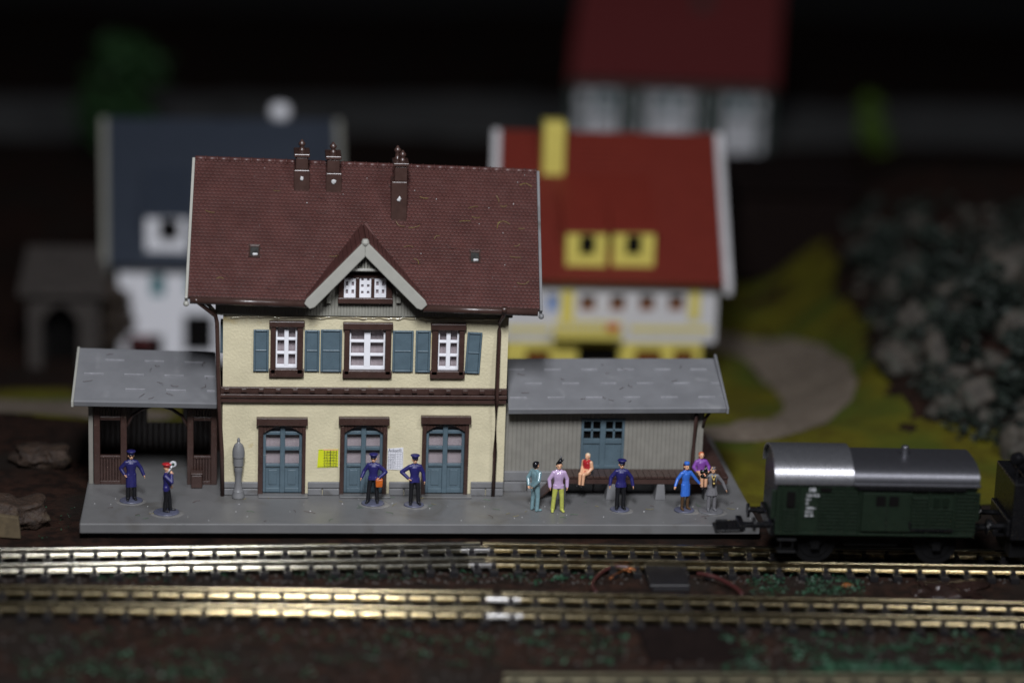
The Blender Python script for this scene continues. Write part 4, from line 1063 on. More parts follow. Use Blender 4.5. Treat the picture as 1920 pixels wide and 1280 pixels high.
mb.prism([(A, y, z) for y, z in arcprof(zt - ze_ - .08, HW - .02, ze_, pw=1.95)], (Mx_ - A - .05, 0, 0)); mb.prism([(Mx_ - .06, y, z) for y, z in arcprof(zt2 - ze_ - .08, HW - .02, ze_, pw=2.2)], (B_ - Mx_ + .04, 0, 0))
body = vb('body', mb, MT['green'], bevel=.03)
# plank strips on the side
S0 = -HW - .045
def planks(x0, x1, z0, z1, n):
    m = MB(); hh = (z1 - z0) / n
    for i in range(n): m.box(x0, x1, S0, -HW + .02, z0 + i * hh + .026, z0 + (i + 1) * hh - .026)
    return m
def fx(px): return aty(px, 960, yc - HW).x - ox
def fz(py): return aty(1640, py, yc - HW).z - ZR
for a, b, c, e2, n in ((1537, 1589, 1000, 912, 13), (1592, 1612, 1000, 912, 13), (1712, 1740, 990, 930, 9), (1744, 1786, 990, 950, 6), (1794, 1831, 1000, 912, 13), (1474, 1496, 998, 955, 7)):
    vb('planking', planks(fx(a), fx(b), fz(c), fz(e2), n), MT['green'], bevel=.008)
m = MB()
for px in (1590, 1614, 1742, 1790, 1469, 1500): m.box(fx(px) - .03, fx(px) + .03, S0 - .03, -HW + .02, zb, ze_ - .02)
m.box(A, B_, S0 - .02, -HW + .02, zb - .0, zb + .07); vb('side_post', m, MT['green'], bevel=.008)
# doors and windows
m = MB(); m.box(fx(1618), fx(1709), S0 - .06, -HW + .02, fz(994), fz(922)); do = vb('sliding_door', m, MT['green'], bevel=.015)
for a, b in ((1643, 1661), (1667, 1685)):
    m = MB(); m.box(fx(a), fx(b), S0 - .068, S0 - .05, fz(947), fz(928)); vb('window', m, MT['dark'], do)
m = MB(); m.box(fx(1664) - .012, fx(1664) + .012, S0 - .066, S0 - .05, fz(993), fz(948)); vb('door_seam', m, MT['black'], do)
m = MB(); m.box(fx(1478), fx(1493), S0 - .02, -HW - .0, fz(952), fz(924)); vb('window', m, MT['dark'])
m = MB(); m.box(fx(1539), fx(1559), S0 - .035, -HW - .0, fz(921), fz(914)); vb('window', m, MT['dark'])
m = MB()
for i in range(4):
    for q in (0, 1): z = fz(947) + i * .09; x = fx(1751) + q * .30; m.box(x, x + .2, S0 - .03, -HW, z, z + .05)
vb('ventilator', m, MT['green'])
m = MB(); m.box(fx(1607), fx(1808), S0 - .09, -HW, fz(917), fz(908)); vb('door_rail', m, MT['black'], bevel=.02)
m = MB(); m.box(fx(1707), fx(1790), S0 - .05, -HW, fz(993), fz(989)); m.box(fx(1706), fx(1710), S0 - .09, -HW, fz(985), fz(975)); vb('door_stop', m, MT['black'])
# lettering
for k, (s, sz, py, px) in enumerate((('DB', .20, 921, 1518), ('122 210', .14, 934, 1514), ('Pwgs 41', .095, 943, 1513), ('Gbf', .085, 952, 1513), ('Wuppertal', .085, 961, 1513), ('LüP 9,6', .085, 968, 1514), ('10 t', .085, 963, 1527))):
    if k in (2, 3, 4): continue
for s, sz, px, py in (('DB', .17, 1518, 922), ('123 010', .135, 1513, 932), ('00 0', .09, 1513, 939), ('00', .09, 1513, 946), ('10000 t', .11, 1513, 955), ('0.0 m', .11, 1513, 962), ('00  00', .11, 1513, 969)):
    text('lettering', s, sz, MT['whitep'], V, Vector((fx(px), S0 - .008, fz(py))) + WORLD[V.name], .003)
# roofs
def roofshell(x0, x1, h, name, zlow, w, pw, rmat):
    o = arcprof(h, w, zlow, 40, pw); i = arcprof(h - .07, w - .05, zlow, 40, pw)
    mb = MB(); n = len(o); e0 = [[mb.bm.verts.new((x, y, z)) for y, z in q] for x in (x0, x1) for q in (o, i)]
    for k in range(n - 1):
        mb.bm.faces.new((e0[0][k], e0[0][k + 1], e0[2][k + 1], e0[2][k])); mb.bm.faces.new((e0[1][k + 1], e0[1][k], e0[3][k], e0[3][k + 1]))
        mb.bm.faces.new((e0[0][k + 1], e0[0][k], e0[1][k], e0[1][k + 1])); mb.bm.faces.new((e0[2][k], e0[2][k + 1], e0[3][k + 1], e0[3][k]))
    for k in (0, n - 1): mb.bm.faces.new((e0[0][k], e0[2][k], e0[3][k], e0[1][k]))
    o = vb(name, mb, MT[rmat], smooth=True); es = o.modifiers.new('e', 'EDGE_SPLIT'); es.split_angle = math.radians(45)
    return o
r1 = roofshell(A - .10, Mx_, zt - ze_ + .04, 'cab_roof', ze_ - .04, HW + .08, 2.0, 'silverlit')
r2 = roofshell(Mx_ + .003, B_ + .06, zt2 - ze_ + .02, 'roof', ze_ - .02, HW + .12, 2.8, 'silver')
m = MB(); m.box(Mx_ + .01, B_ + .1, -HW - .15, -HW - .06, ze_ - .06, ze_ + .05); vb('roof_gutter', m, MT['silver'], r2, bevel=.03)
cx = aty(1696, 850, yc).x - ox
m = MB(); m.lathe((cx, 0, zt2 - .05), [(.17, 0), (.15, .06), (.13, .30), (.125, .34), (.09, .37), (.03, .375)], 16); vb('stove_pipe', m, MT['silver'], r2, smooth=True)
# end details
for s in (-1, 1):
    xe = A if s < 0 else B_
    for y in (-.72, .72):
        m = MB(); m.tube([(xe, y, zb + .12), (xe + s * .55, y, zb + .12)], .07, 10); m.tube([(xe + s * .02, y, zb + .12), (xe + s * .3, y, zb + .12)], .11, 10); m.disc((xe + s * .6, y, zb + .12), (1, 0, 0), .24, .08, 18); vb('buffer', m, MT['black'], bevel=.015)
    m = MB(); m.box(xe + (0 if s > 0 else -.12), xe + (.12 if s > 0 else 0), -1.15, 1.15, zb - .15, zb + .3); vb('headstock', m, MT['black'], bevel=.03)
    m = MB(); zc = zb - .14; a = xe + s * .1
    m.box(min(a, a + s * .9), max(a, a + s * .9), -.14, .14, zc - .08, zc + .06)
    m.hexa([(a + s * .8, -.55, zc - .10), (a + s * 1.75, -.42, zc - .20), (a + s * 1.75, .42, zc - .20), (a + s * .8, .55, zc - .10), (a + s * .8, -.55, zc + .0), (a + s * 1.75, -.42, zc - .08), (a + s * 1.75, .42, zc - .08), (a + s * .8, .55, zc + .0)])
    m.box(min(a + s * 1.35, a + s * 1.75), max(a + s * 1.35, a + s * 1.75), -.42, -.30, zc - .12, zc + .28); m.box(min(a + s * .75, a + s * .95), max(a + s * .75, a + s * .95), -.55, .55, zc - .05, zc + .14)
    vb('coupler', m, MT['black'], bevel=.03)
    m = MB(); m.box(xe + (0 if s > 0 else -.16), xe + (.16 if s > 0 else 0), -HW + .05, -HW + .16, zb + .5, zb + 1.5); vb('grab_rail', m, MT['green'], bevel=.03)
m = MB(); m.box(A + .05, B_ - .05, -1.0, 1.0, zb - .22, zb - .003); m.box(A + .1, A + .75, -HW - .06, -HW + .3, zb - .24, zb - .16); m.box(A + .2, A + .26, -HW, -HW + .06, zb - .62, zb - .2); m.box(A + .6, A + .66, -HW, -HW + .06, zb - .62, zb - .2); m.box(A + .12, A + .75, -HW - .06, -HW + .3, zb - .66, zb - .58)
m.box(-.9, .9, -.9, .9, zb - .52, zb - .2); vb('underframe', m, MT['blackmatt'], bevel=.03)
wr = max(.44, (zb - .02) * .62)
for px in (1527, 1752):
    cx = aty(px, 1030, yc - .75).x - ox
    for y in (-.73, .73):
        m = MB(); m.disc((cx, y, wr), (0, 1, 0), wr, .16, 32); m.disc((cx, y + math.copysign(.1, -y) * -0, wr), (0, 1, 0), wr * .72, .22, 24); w = vb('wheel', m, MT['blackmatt'], bevel=.025)
        m = MB(); ring = []
        for rr, yy in ((wr + .002, -.075), (wr + .012, -.06), (wr + .012, .06), (wr + .002, .075)): ring.append([m.bm.verts.new((cx + rr * math.cos(t * math.pi / 20), y + yy, wr + rr * math.sin(t * math.pi / 20))) for t in range(40)])
        for a, b in zip(ring, ring[1:]):
            for q in range(40): m.bm.faces.new((a[q], a[(q + 1) % 40], b[(q + 1) % 40], b[q]))
        vb('tyre', m, MT['railbright'], w, smooth=True)
    m = MB(); m.box(cx - .75, cx + .75, -1.02, -.92, wr + .42, wr + .52); m.box(cx - .14, cx + .14, -1.06, -.86, wr - .16, wr + .45); m.prism([(cx - .5, -1.0, wr + .44), (cx + .5, -1.0, wr + .44), (cx + .16, -1.0, wr - .05), (cx - .16, -1.0, wr - .05)], (0, .06, 0)); vb('axle_guard', m, MT['blackmatt'], bevel=.02)
V.rotation_euler = (0, 0, ANG)

# second vehicle, cut by the frame
lx = aty(1902, 960, yc - HW).x; 
LC = thing('locomotive', 'black locomotive end with round lamp at the right picture edge', 'locomotive', (lx, yc, ZR))
def lb(name, mb, m, parent=None, **kw):
    bmesh.ops.translate(mb.bm, verts=mb.bm.verts[:], vec=WORLD[LC.name]); return mb.build(name, m, parent or LC, **kw)
zh = aty(1910, 907, yc - HW).z - ZR; zlp = aty(1912, 860, yc - .9).z - ZR
m = MB(); m.box(0, 7, -HW, HW, zb - .2, zh); m.box(-.12, .0, -HW + .1, HW - .1, zb - .1, zb + .5); lb('tender_body', m, MT['black'], bevel=.05)
m = MB(); m.tube([(.15, -.9, zh), (.15, -.9, zlp - .2)], .04, 8); lb('lamp_bracket', m, MT['black'])
m = MB(); m.disc((.12, -.9, zlp), (1, .9, 0), .21, .26, 18); m.disc((.02, -1.0, zlp), (1, .9, 0), .16, .12, 18); lb('lamp', m, MT['black'], bevel=.02)
m = MB(); m.box(.4, 7, -HW + .15, HW - .15, zh, zh + .12); lb('top_plate', m, MT['black'], bevel=.04)
for y in (-.72, .72):
    m = MB(); m.tube([(-.1, y, zb + .12), (-.6, y, zb + .12)], .09, 10); m.disc((-.62, y, zb + .12), (1, 0, 0), .24, .08, 18); lb('buffer', m, MT['black'], bevel=.015)
m = MB(); zc = zb - .14; m.box(-1.0, 0, -.14, .14, zc - .08, zc + .06); m.box(-1.5, -.9, -.42, .42, zc - .14, zc - .02); m.box(-1.5, -1.2, -.42, -.3, zc - .1, zc + .28); lb('coupler', m, MT['black'], bevel=.03)
m = MB(); m.box(.1, 7, -.95, .95, .25, zb - .2); lb('underframe', m, MT['blackmatt'], bevel=.03)
for cx in (.9, 2.6, 4.3):
    for y in (-.73, .73): m = MB(); m.disc((cx, y, .5), (0, 1, 0), .5, .16, 28); lb('wheel', m, MT['blackmatt'], bevel=.02)
LC.rotation_euler = (0, 0, ANG)

# ------------------------------------------------------------------ trackside bits
c = atz(1250, 1090, GZ); zt0 = ZR - .25
T = thing('terminal_box', 'dark plastic track terminal box with sloping lid between the tracks', 'terminal box', (c.x, c.y, GZ))
w = .68; m = MB(); m.hexa([(c.x - w, c.y - .75, GZ), (c.x + w, c.y - .75, GZ), (c.x + w, c.y + .85, GZ), (c.x - w, c.y + .85, GZ), (c.x - w, c.y - .7, GZ + .16), (c.x + w, c.y - .7, GZ + .16), (c.x + w, c.y + .85, GZ + .34), (c.x - w, c.y + .85, GZ + .34)]); m.build('lid', MT['sleeper'], T, bevel=.05)
m = MB(); m.box(c.x - w + .05, c.x + w - .05, c.y - 1.0, c.y - .7, GZ, GZ + .12); m.build('terminal_strip', MT['sleeper'], T, bevel=.03)
def wire(name, label, pts, r, m, cat='wire'):
    P = [atz(px, py, z) for px, py, z in pts]
    fine = []
    for i in range(len(P) - 1):
        q0, q1, q2, q3 = P[max(i - 1, 0)], P[i], P[i + 1], P[min(i + 2, len(P) - 1)]
        for k in range(6):
            t = k / 6; fine.append(.5 * (2 * q1 + (q2 - q0) * t + (2 * q0 - 5 * q1 + 4 * q2 - q3) * t * t + (3 * q1 - q0 - 3 * q2 + q3) * t ** 3))
    fine.append(P[-1]); mb = MB(); o = fine[0].copy(); mb.tube(fine, r, 8); return tag(mb.build(name, m, smooth=True, origin=o), label, cat)
wire('wire', 'thick red brown wire running right from terminal box', [(1308, 1075, -.35), (1325, 1077, -.3), (1350, 1085, -.34), (1380, 1102, -.42), (1392, 1115, -.5)], .075, MT['wire'])
wire('wire', 'dark wire loop bowing left of the terminal box', [(1180, 1063, -.35), (1150, 1062, -.35), (1125, 1075, -.45), (1110, 1095, -.5), (1118, 1110, -.52)], .06, MT['wire'])
wire('copper_wire', 'tangled thin copper wire end beside the front rail', [(1168, 1068, -.35), (1178, 1064, -.3), (1186, 1068, -.32), (1180, 1071, -.33), (1172, 1067, -.3), (1183, 1064, -.28), (1191, 1068, -.3), (1176, 1066, -.29), (1146, 1080, -.4), (1144, 1084, -.42), (1150, 1081, -.4)], .018, MT['copper'])
# hardened glue on the trackside
c = atz(1765, 1108, GZ); m = MB(); m.rockball((c.x, c.y, GZ - .02), (1.25, .75, .28), 5, .55, 4); tag(m.build('glue_patch', MT['gloss'], smooth=True, origin=c), 'glossy dried glue lump on trackside below the green wagon', 'glue lump')
c = atz(1590, 1098, GZ); m = MB(); m.rockball((c.x, c.y, GZ + .02), (.2, .16, .1), 8, .4, 2); tag(m.build('brick_chip', MT['rust'], smooth=True, origin=c), 'small orange brown chip lying on the trackside', 'chip')
c = atz(1260, 1195, GZ); m = MB(); m.box(c.x - 1.0, c.x + 2.0, c.y - 2.0, c.y + .9, GZ - .02, GZ + .09); tag(m.build('cork_sheet', MT['brick'], origin=c, bevel=.04), 'flat red brown sheet lying in the foreground', 'sheet')
# cork pieces left of the platform
def cork(px, py, r, seed, label, cutf=None):
    c = atz(px, py, GZ); T = thing('cork_block', label, 'cork block', (c.x, c.y, GZ))
    m = MB(); m.rockball((c.x, c.y, GZ + r[2] * .75), r, seed, .3, 4, .75); m.build('bark', MT['bark'], T, smooth=True)
    if cutf:
        q0, q1 = atz(*cutf[0]), atz(*cutf[1]); m = MB(); m.plate(q0, q1, q1 + Vector((-.08, .1, .72)), q0 + Vector((0, .1, .8)), (0, .22, 0)); m.build('cut_face', MT['cutcork'], T, bevel=.03)
cork(22, 984, (1.05, .75, .55), 2, 'rough cork bark block with pale cut face at left edge', [(-30, 1001, GZ + .05), (40, 1006, GZ + .05), (36, 1002, GZ + .85), (-30, 994, GZ + .85)])
cork(75, 872, (.95, .6, .42), 6, 'weathered cork lump standing farther back left of the platform')

# green flock scattered on the trackside
mb = MB()
def flake(c, s):
    a = Vector((random.gauss(0, 1), random.gauss(0, 1), random.gauss(0, .5))).normalized() * s; b = a.cross(Vector((random.gauss(0, 1), random.gauss(0, 1), random.gauss(0, 1)))).normalized() * s * random.uniform(.3, .7)
    v = [mb.bm.verts.new(c + q) for q in (-a, -b, a, b)]; mb.bm.faces.new(v)
def patch(px0, px1, py0, py1, n, dens=.1, s=(.03, .085)):
    k = 0; tries = 0
    while k < n and tries < n * 30:
        tries += 1
        p = atz(random.uniform(px0, px1), random.uniform(py0, py1), GZ)
        if noise.noise(Vector((p.x * 1.1, p.y * 1.4, 4))) + .4 * noise.noise(Vector((p.x * 4, p.y * 4, 2))) < dens: continue
        flake(Vector((p.x, p.y, GZ + random.uniform(.03, .14))), random.uniform(*s)); k += 1
patch(100, 1050, 1072, 1094, 800, .12, (.02, .055)); patch(1400, 1620, 1072, 1118, 1100, -.15, (.025, .075)); patch(1000, 1110, 1075, 1100, 120, 0)
patch(0, 700, 1185, 1280, 450, .1, (.03, .08)); patch(700, 1180, 1185, 1250, 600, .1); patch(1350, 1919, 1190, 1279, 1500, .02, (.03, .10)); patch(1520, 1919, 1245, 1282, 1500, -.2, (.05, .12)); patch(60, 300, 950, 1012, 120, .15, (.02, .06)); patch(40, 420, 1225, 1282, 350, -.1, (.04, .1))
tag(mb.build('ground_flock', MT['flock']), 'loose dark green flock scattered over the brown trackside', 'ground cover', kind='stuff')
mb = MB()
for _ in range(1500):
    p = atz(random.uniform(0, 1920), random.choice((random.uniform(1070, 1095), random.uniform(1170, 1280))), GZ)
    mb.rockball(p + Vector((0, 0, .0)), [random.uniform(.02, .07)] * 3, random.random() * 50, .4, 1)
tag(mb.build('ballast_grit', MT['stone']), 'fine brown grit strewn between the tracks', 'grit', kind='stuff')
# fibres that fell on the model
def fibres(name, label, spots, m, nrm_of):
    mb = MB()
    for p, nrm, ln in spots:
        a = Vector((random.gauss(0, 1), random.gauss(0, .45), 0)); a = (a - nrm * a.dot(nrm)).normalized(); b = nrm.cross(a)
        c = random.uniform(-.35, .35)
        mb.tube([p + a * ln * (t - .5) + b * c * ln * (t - .5) ** 2 * 3 + nrm * (.02 + .03 * t) for t in (0, .25, .5, .75, 1)], .0065, 4)
    tag(mb.build(name, m), label, 'fibres', kind='stuff')
rs = []
for _ in range(24):
    u, v = random.uniform(.04, .97), random.uniform(.03, .9)
    if random.random() < .45: u = random.uniform(.62, .97); v = random.uniform(.02, .85)
    if indorm(u, v) or insky(u, v): continue
    rs.append((roofp(u, v, .05), NRM, random.uniform(.2, .45)))
fibres('straw_fibres', 'yellow straw fibres fallen on the brown tiled roof', rs, MT['fibre'], None)
rs = [(roofp(u, v, .05), NRM, random.uniform(.2, .5)) for u, v in [(random.uniform(.05, .95), random.uniform(.05, .9)) for _ in range(16)] if not indorm(u, v)]
fibres('dark_fibres', 'dark hair fibres fallen on the brown tiled roof', rs, MT['fibred'], None)
upv = Vector((0, 0, 1)); pf = []
for _ in range(46): pf.append((Vector((random.uniform(PX0 + .3, PX1 - .3), random.uniform(PF + .15, -.3), .0)), upv, random.uniform(.1, .35)))
fibres('straw_fibres', 'yellow straw fibres fallen on the grey platform', pf[:16], MT['fibre'], None); fibres('green_fibres', 'green grass fibres fallen on the grey platform', pf[16:34], MT['fibreg'], None); fibres('dark_fibres', 'dark hair fibres fallen on the grey platform', pf[34:], MT['fibred'], None)
rs = [(P1(random.uniform(.05, .95), random.uniform(.05, .9), .02), upv, random.uniform(.15, .45)) for _ in range(12)] + [(P2(random.uniform(.05, .95), random.uniform(.05, .9), .02), upv, random.uniform(.12, .3)) for _ in range(14)]
fibres('dark_fibres', 'dark hair fibres fallen on the grey wing roofs', rs, MT['fibred'], None)
mb = MB()
for _ in range(24):
    u, v = random.random(), random.random() * .97
    if indorm(u, v): continue
    mb.rockball(roofp(u, v, .055), [random.uniform(.008, .022)] * 3, random.random() * 9, .3, 1)
for _ in range(40): mb.rockball(Vector((random.uniform(PX0 + .2, PX1 - .2), random.uniform(PF + .1, -.2), .005)), [random.uniform(.01, .026)] * 3, random.random() * 9, .3, 1)
tag(mb.build('dust_specks', MT['speck']), 'tiny white dust specks on the roof and platform', 'dust', kind='stuff')

# ------------------------------------------------------------------ background houses
def hroof(el, er, rl, rr, YE, run, root, m, name='roof', th=.25, vm='render', vw=.35):
    a, b = aty(*el, YE), aty(*er, YE); c, d = aty(*rr, YE + run), aty(*rl, YE + run)
    nr = (b - a).cross(d - a).normalized()
    def P(u, v, n=0): return a * ((1 - u) * (1 - v)) + b * (u * (1 - v)) + c * (u * v) + d * ((1 - u) * v) + nr * n
    mb = MB(); mb.plate(a, b, c, d, nr * th)
    back = [Vector((a.x, 2 * (YE + run) - YE, a.z)), Vector((b.x, 2 * (YE + run) - YE, b.z))]; mb.plate(d, c, back[1], back[0], (0, th * .7, th * .7))
    L = (d - a).length; rows = int(L / .32)
    for j in range(rows): mb.hexa([P(0.003, j / rows), P(.997, j / rows), P(.997, (j + .9) / rows), P(.003, (j + .9) / rows), P(.003, j / rows, .07), P(.997, j / rows, .07), P(.997, (j + .9) / rows, .012), P(.003, (j + .9) / rows, .012)])
    o = mb.build(name, m, root)
    for u, s in ((0, -1), (1, 1)):
        mb = MB(); w = Vector((s * vw, 0, 0)); q0, q1 = P(u, -.01, .1), P(u, 1, .1); dz = Vector((0, 0, -.45)); mb.hexa([q0 + dz, q0 + dz + w, q1 + dz + w, q1 + dz, q0, q0 + w, q1 + w, q1])
        mb.build('verge_board', MT[vm], o, bevel=.03)
    return P, o, (a, b, c, d)
def box_on_roof(P, o, YE, px0, py0, px1, py1, plane_u, dep, m, name, parent, roofm=None):
    pass
def dormer(px0, py0, px1, py1, PP, parent, m, wins, rm):
    A0, B0, D0 = PP(0, 0), PP(1, 0), PP(0, 1); nn = (B0 - A0).cross(D0 - A0); dd = ray((px0 + px1) / 2, py1 - 3); Y = (CAMPOS + dd * ((A0 - CAMPOS).dot(nn) / dd.dot(nn))).y - .1
    x0, x1, z0, z1 = rect(px0, py0, px1, py1, Y)
    mb = MB(); cuts = [rect(a, py0, b, c, Y) for a, b, c in wins]
    holed_wall(mb, x0, x1, z0, z1, [(q[0], q[1], q[2], q[3] - .10) for q in cuts], Y, Y + .3); mb.box(x0, x1, Y + .3, Y + 4, z0, z1)
    o = mb.build('dormer', m, parent)
    for q in cuts: mb = MB(); mb.box(q[0], q[1], Y + .22, Y + .29, q[2], q[3]); mb.build('window', MT['dark'], parent)
    mb = MB(); mb.plate((x0 - .12, Y - .04, z1 + .12), (x1 + .12, Y - .04, z1 + .12), (x1 + .2, Y + 4.2, z1 + 2.3), (x0 - .2, Y + 4.2, z1 + 2.3), (0, 0, .14)); mb.build('dormer_roof', rm, parent)
# red-roofed house
YH = 25
h = thing('village_house', 'white and yellow house with bright red roof behind the goods shed', 'house', (X(1150, 660, YH), YH + 5, terr(X(1150, 660, YH), YH)))
P, ro, cs = hroof((930, 524), (1358, 534), (938, 244), (1340, 251), YH - .8, 5.8, h, MT['redroof'])
wx0, wx1 = X(945, 600, YH), X(1343, 600, YH); wz1 = Z(1150, 520, YH); wz0 = terr(14, YH) - .5; zf = Z(1150, 641, YH)
mb = MB(); fw = [rect(a - 14, 554, a + 14, 583, YH) for a in (1102, 1158, 1213, 1268)] + [rect(1024, 552, 1048, 585, YH)]
holed_wall(mb, wx0, wx1, zf, wz1 + .4, fw, YH, YH + .3); mb.box(wx0, wx1, YH + .9, YH + 9.5, zf, wz1); mb.box(wx0, wx0 + .3, YH + .3, YH + .9, zf, wz1); mb.box(wx1 - .3, wx1, YH + .3, YH + .9, zf, wz1); mb.build('upper_wall', MT['render'], h)
mb = MB(); gf = [rect(1082, 648, 1160, 700, YH + .1), rect(1190, 655, 1240, 700, YH + .1), rect(1262, 655, 1300, 700, YH + .1), rect(985, 655, 1030, 700, YH + .1)]
holed_wall(mb, wx0 + .1, wx1 - .6, wz0, zf - .003, gf, YH + .05, YH + .35); mb.box(wx0 + .2, wx1 - .7, YH + .9, YH + 9, wz0, zf - .01); mb.build('ground_wall', MT['yellow'], h)
for q in gf: mb = MB(); mb.box(q[0], q[1], YH + .5, YH + .6, q[2], q[3]); mb.build('doorway', MT['rust'] if q is not gf[0] else MT['dark'], h)
for q in fw[:4]:
    mb = MB(); mb.box(q[0], q[1], YH + .2, YH + .28, q[2], q[3]); w_ = mb.build('window', MT['rust'], h); mb = MB(); mb.box(q[0] + .1, q[1] - .1, YH + .15, YH + .19, q[2] + (q[3] - q[2]) * .55, q[3] - .05); mb.build('pane', MT['dark'], w_)
q = fw[4]; mb = MB(); mb.box(q[0], q[1], YH + .2, YH + .28, q[2], q[3]); mb.build('window', MT['bluewin'], h)
for a, b in ((1051, 1076), (1292, 1312)): q = rect(a, 545, b, 600, YH); mb = MB(); mb.box(q[0], q[1], YH - .06, YH - .01, q[2], q[3]); mb.build('yellow_panel', MT['yellow'], h)
for a, b in ((1180, 1330), (950, 1030)): q = rect(a, 612, b, 622, YH); mb = MB(); mb.box(q[0], q[1], YH - .06, YH - .01, q[2], q[3]); mb.build('yellow_band', MT['yellow'], h)
q = rect(1040, 606, 1168, 630, YH - 1); mb = MB(); n = 14
for i in range(n): a = q[0] + (q[1] - q[0]) * i / n; mb.box(a, a + .13, YH - 1, YH - .94, q[2], q[3])
mb.box(q[0], q[1], YH - 1.02, YH - .92, q[3], q[3] + .1); mb.box(q[0], q[1], YH - 1, YH - .01, q[2] - .15, q[2]); mb.build('balcony', MT['yellow'], h)
c = aty(1150, 613, YH - .9); mb = MB(); mb.rockball(c, (.3, .2, .2), 3, .4, 2); tag(mb.build('flower_box', MT['redp'], origin=c), 'red flowers on the balcony of the red roofed house', 'flowers')
x0, x1, z0, z1 = rect(1019, 230, 1059, 345, YH + 3.2); mb = MB(); mb.box(x0, x1, YH + 3.2, YH + 4.3, z0 - .5, z1); mb.build('chimney', MT['yellow'], ro, bevel=.04)
dormer(1062, 437, 1137, 499, P, ro, MT['yellow'], [(1087, 1116, 478)], MT['redroof']); dormer(1150, 437, 1227, 499, P, ro, MT['yellow'], [(1174, 1203, 478)], MT['redroof'])
# slate-roofed house
YH = 37
h = thing('village_house', 'white house with dark slate blue roof behind the waiting shelter', 'house', (X(420, 640, YH), YH + 5, terr(X(420, 640, YH), YH)))
P, ro, cs = hroof((203, 497), (640, 507), (200, 222), (628, 226), YH - .8, 5.8, h, MT['slate'], vm='siding', vw=.3)
wx0, wx1 = X(222, 600, YH), X(630, 600, YH); wz1 = Z(400, 495, YH); wz0 = terr(-6, YH) - .6
fw = [rect(282, 515, 309, 556, YH), rect(350, 515, 377, 556, YH), rect(240, 628, 305, 690, YH), rect(345, 590, 400, 660, YH)]
mb = MB(); holed_wall(mb, wx0, wx1, wz0, wz1 + .4, fw, YH, YH + .3); mb.box(wx0, wx1, YH + .9, YH + 9.5, wz0, wz1); mb.box(wx0, wx0 + .3, YH + .3, YH + .9, wz0, wz1); mb.build('wall', MT['white'], h)
for q, mm in zip(fw, ('tealwin', 'tealwin', 'dark', 'dark')): mb = MB(); mb.box(q[0], q[1], YH + .2, YH + .28, q[2], q[3]); mb.build('window' if mm == 'tealwin' else 'doorway', MT[mm], h)
c = aty(525, 210, YH + 5.2); mb = MB(); mb.lathe((c.x, YH + 5.5, c.z - .9), [(.3, -.8), (.3, .45), (.5, .55), (.56, .85), (.45, 1.2), (.2, 1.3)], 16); mb.build('chimney', MT['white'], ro, smooth=True)
dormer(273, 408, 352, 472, P, ro, MT['white'], [(298, 336, 452)], MT['slate']); dormer(395, 408, 474, 472, P, ro, MT['white'], [(420, 458, 452)], MT['slate'])
c = aty(255, 640, YH - .6); mb = MB()
for i in range(8): mb.rockball(c + Vector((random.uniform(-.7, .8), random.uniform(-.2, .2), random.uniform(-.06, .06))), (.2, .2, .10), i, .5, 2)
tag(mb.build('flower_bed', MT['darkred'], origin=c), 'row of red flowers along the white house wall', 'flowers')
# half-timbered house far back
YH = 80
h = thing('timbered_house', 'far half timbered house with dark red roof on the road', 'house', (X(1250, 270, YH), YH + 6, terr(X(1250, 270, YH), YH)))
P, ro, cs = hroof((1068, 152), (1448, 158), (1076, -60), (1440, -55), YH - .8, 6.5, h, MT['darkred'], vm='darkred', vw=.1)
x0, x1, z0, z1 = rect(1070, 150, 1432, 272, YH); wz0 = terr(30, YH) - .3
mb = MB(); mb.box(x0, x1, YH, YH + 11, wz0, z1); mb.build('wall', MT['white'], h)
for a, pw in ((1072, .3), (1180, .7), (1322, .75), (1428, .3)): xx = X(a, 210, YH); mb = MB(); mb.box(xx - pw, xx + pw, YH - .12, YH - .01, wz0, z1); mb.build('timber_post', MT['timber'], h)
mb = MB(); mb.box(x0, x1, YH - .10, YH - .01, z1 - 1.0, z1 - .4); mb.build('timber_rail', MT['timber'], h); pass
for a in (1105, 1150, 1215, 1290, 1352, 1402): xx = X(a, 210, YH); mb = MB(); mb.box(xx - .16, xx + .16, YH - .11, YH - .01, wz0, z1); mb.build('timber_post', MT['timber'], h)
zz = Z(1250, 212, YH); mb = MB(); mb.box(x0, x1, YH - .09, YH - .01, zz - .15, zz + .15); mb.build('timber_rail', MT['timber'], h)
for a in (1130, 1250, 1378): q = rect(a - 10, 182, a + 10, 208, YH); mb = MB(); mb.box(q[0], q[1], YH - .06, YH - .01, q[2], q[3]); mb.build('window', MT['tealwin'], h)
h.rotation_euler = (0, 0, math.radians(-6.5)); h.location.x += .9; c = aty(1300, 5, YH + 3.4); mb = MB(); mb.box(c.x - .5, c.x + .5, YH + 3.4, YH + 4.4, c.z - 1, c.z + .6); mb.build('chimney', MT['stone'], ro)
# stone portal at the left
c = onground(112, 690); h = thing('stone_portal', 'brown stone arched portal left of the slate roofed house', 'portal', c)
x0, x1, z0, z1 = rect(52, 505, 185, 692, c.y); ax0, ax1, az0, az1 = rect(78, 572, 148, 692, c.y)
mb = MB(); zs_ = az1 - (ax1 - ax0) * .45
ar = arch(ax0, ax1, zs_, az1, 14)
mb.box(x0, ax0, c.y, c.y + 2.5, z0 - .5, z1 - 1.3); mb.box(ax1, x1, c.y, c.y + 2.5, z0 - .5, z1 - 1.3)
for (xa, za), (xb, zb2) in zip(ar, ar[1:]): mb.prism([(xa, c.y, za), (xb, c.y, zb2), (xb, c.y, z1 - 1.3), (xa, c.y, z1 - 1.3)], (0, 2.5, 0))
mb.box(x0 - .2, x1 + .2, c.y - .25, c.y + 2.7, z1 - 1.297, z1 - .95); mb.build('wall', MT['stone'], h)
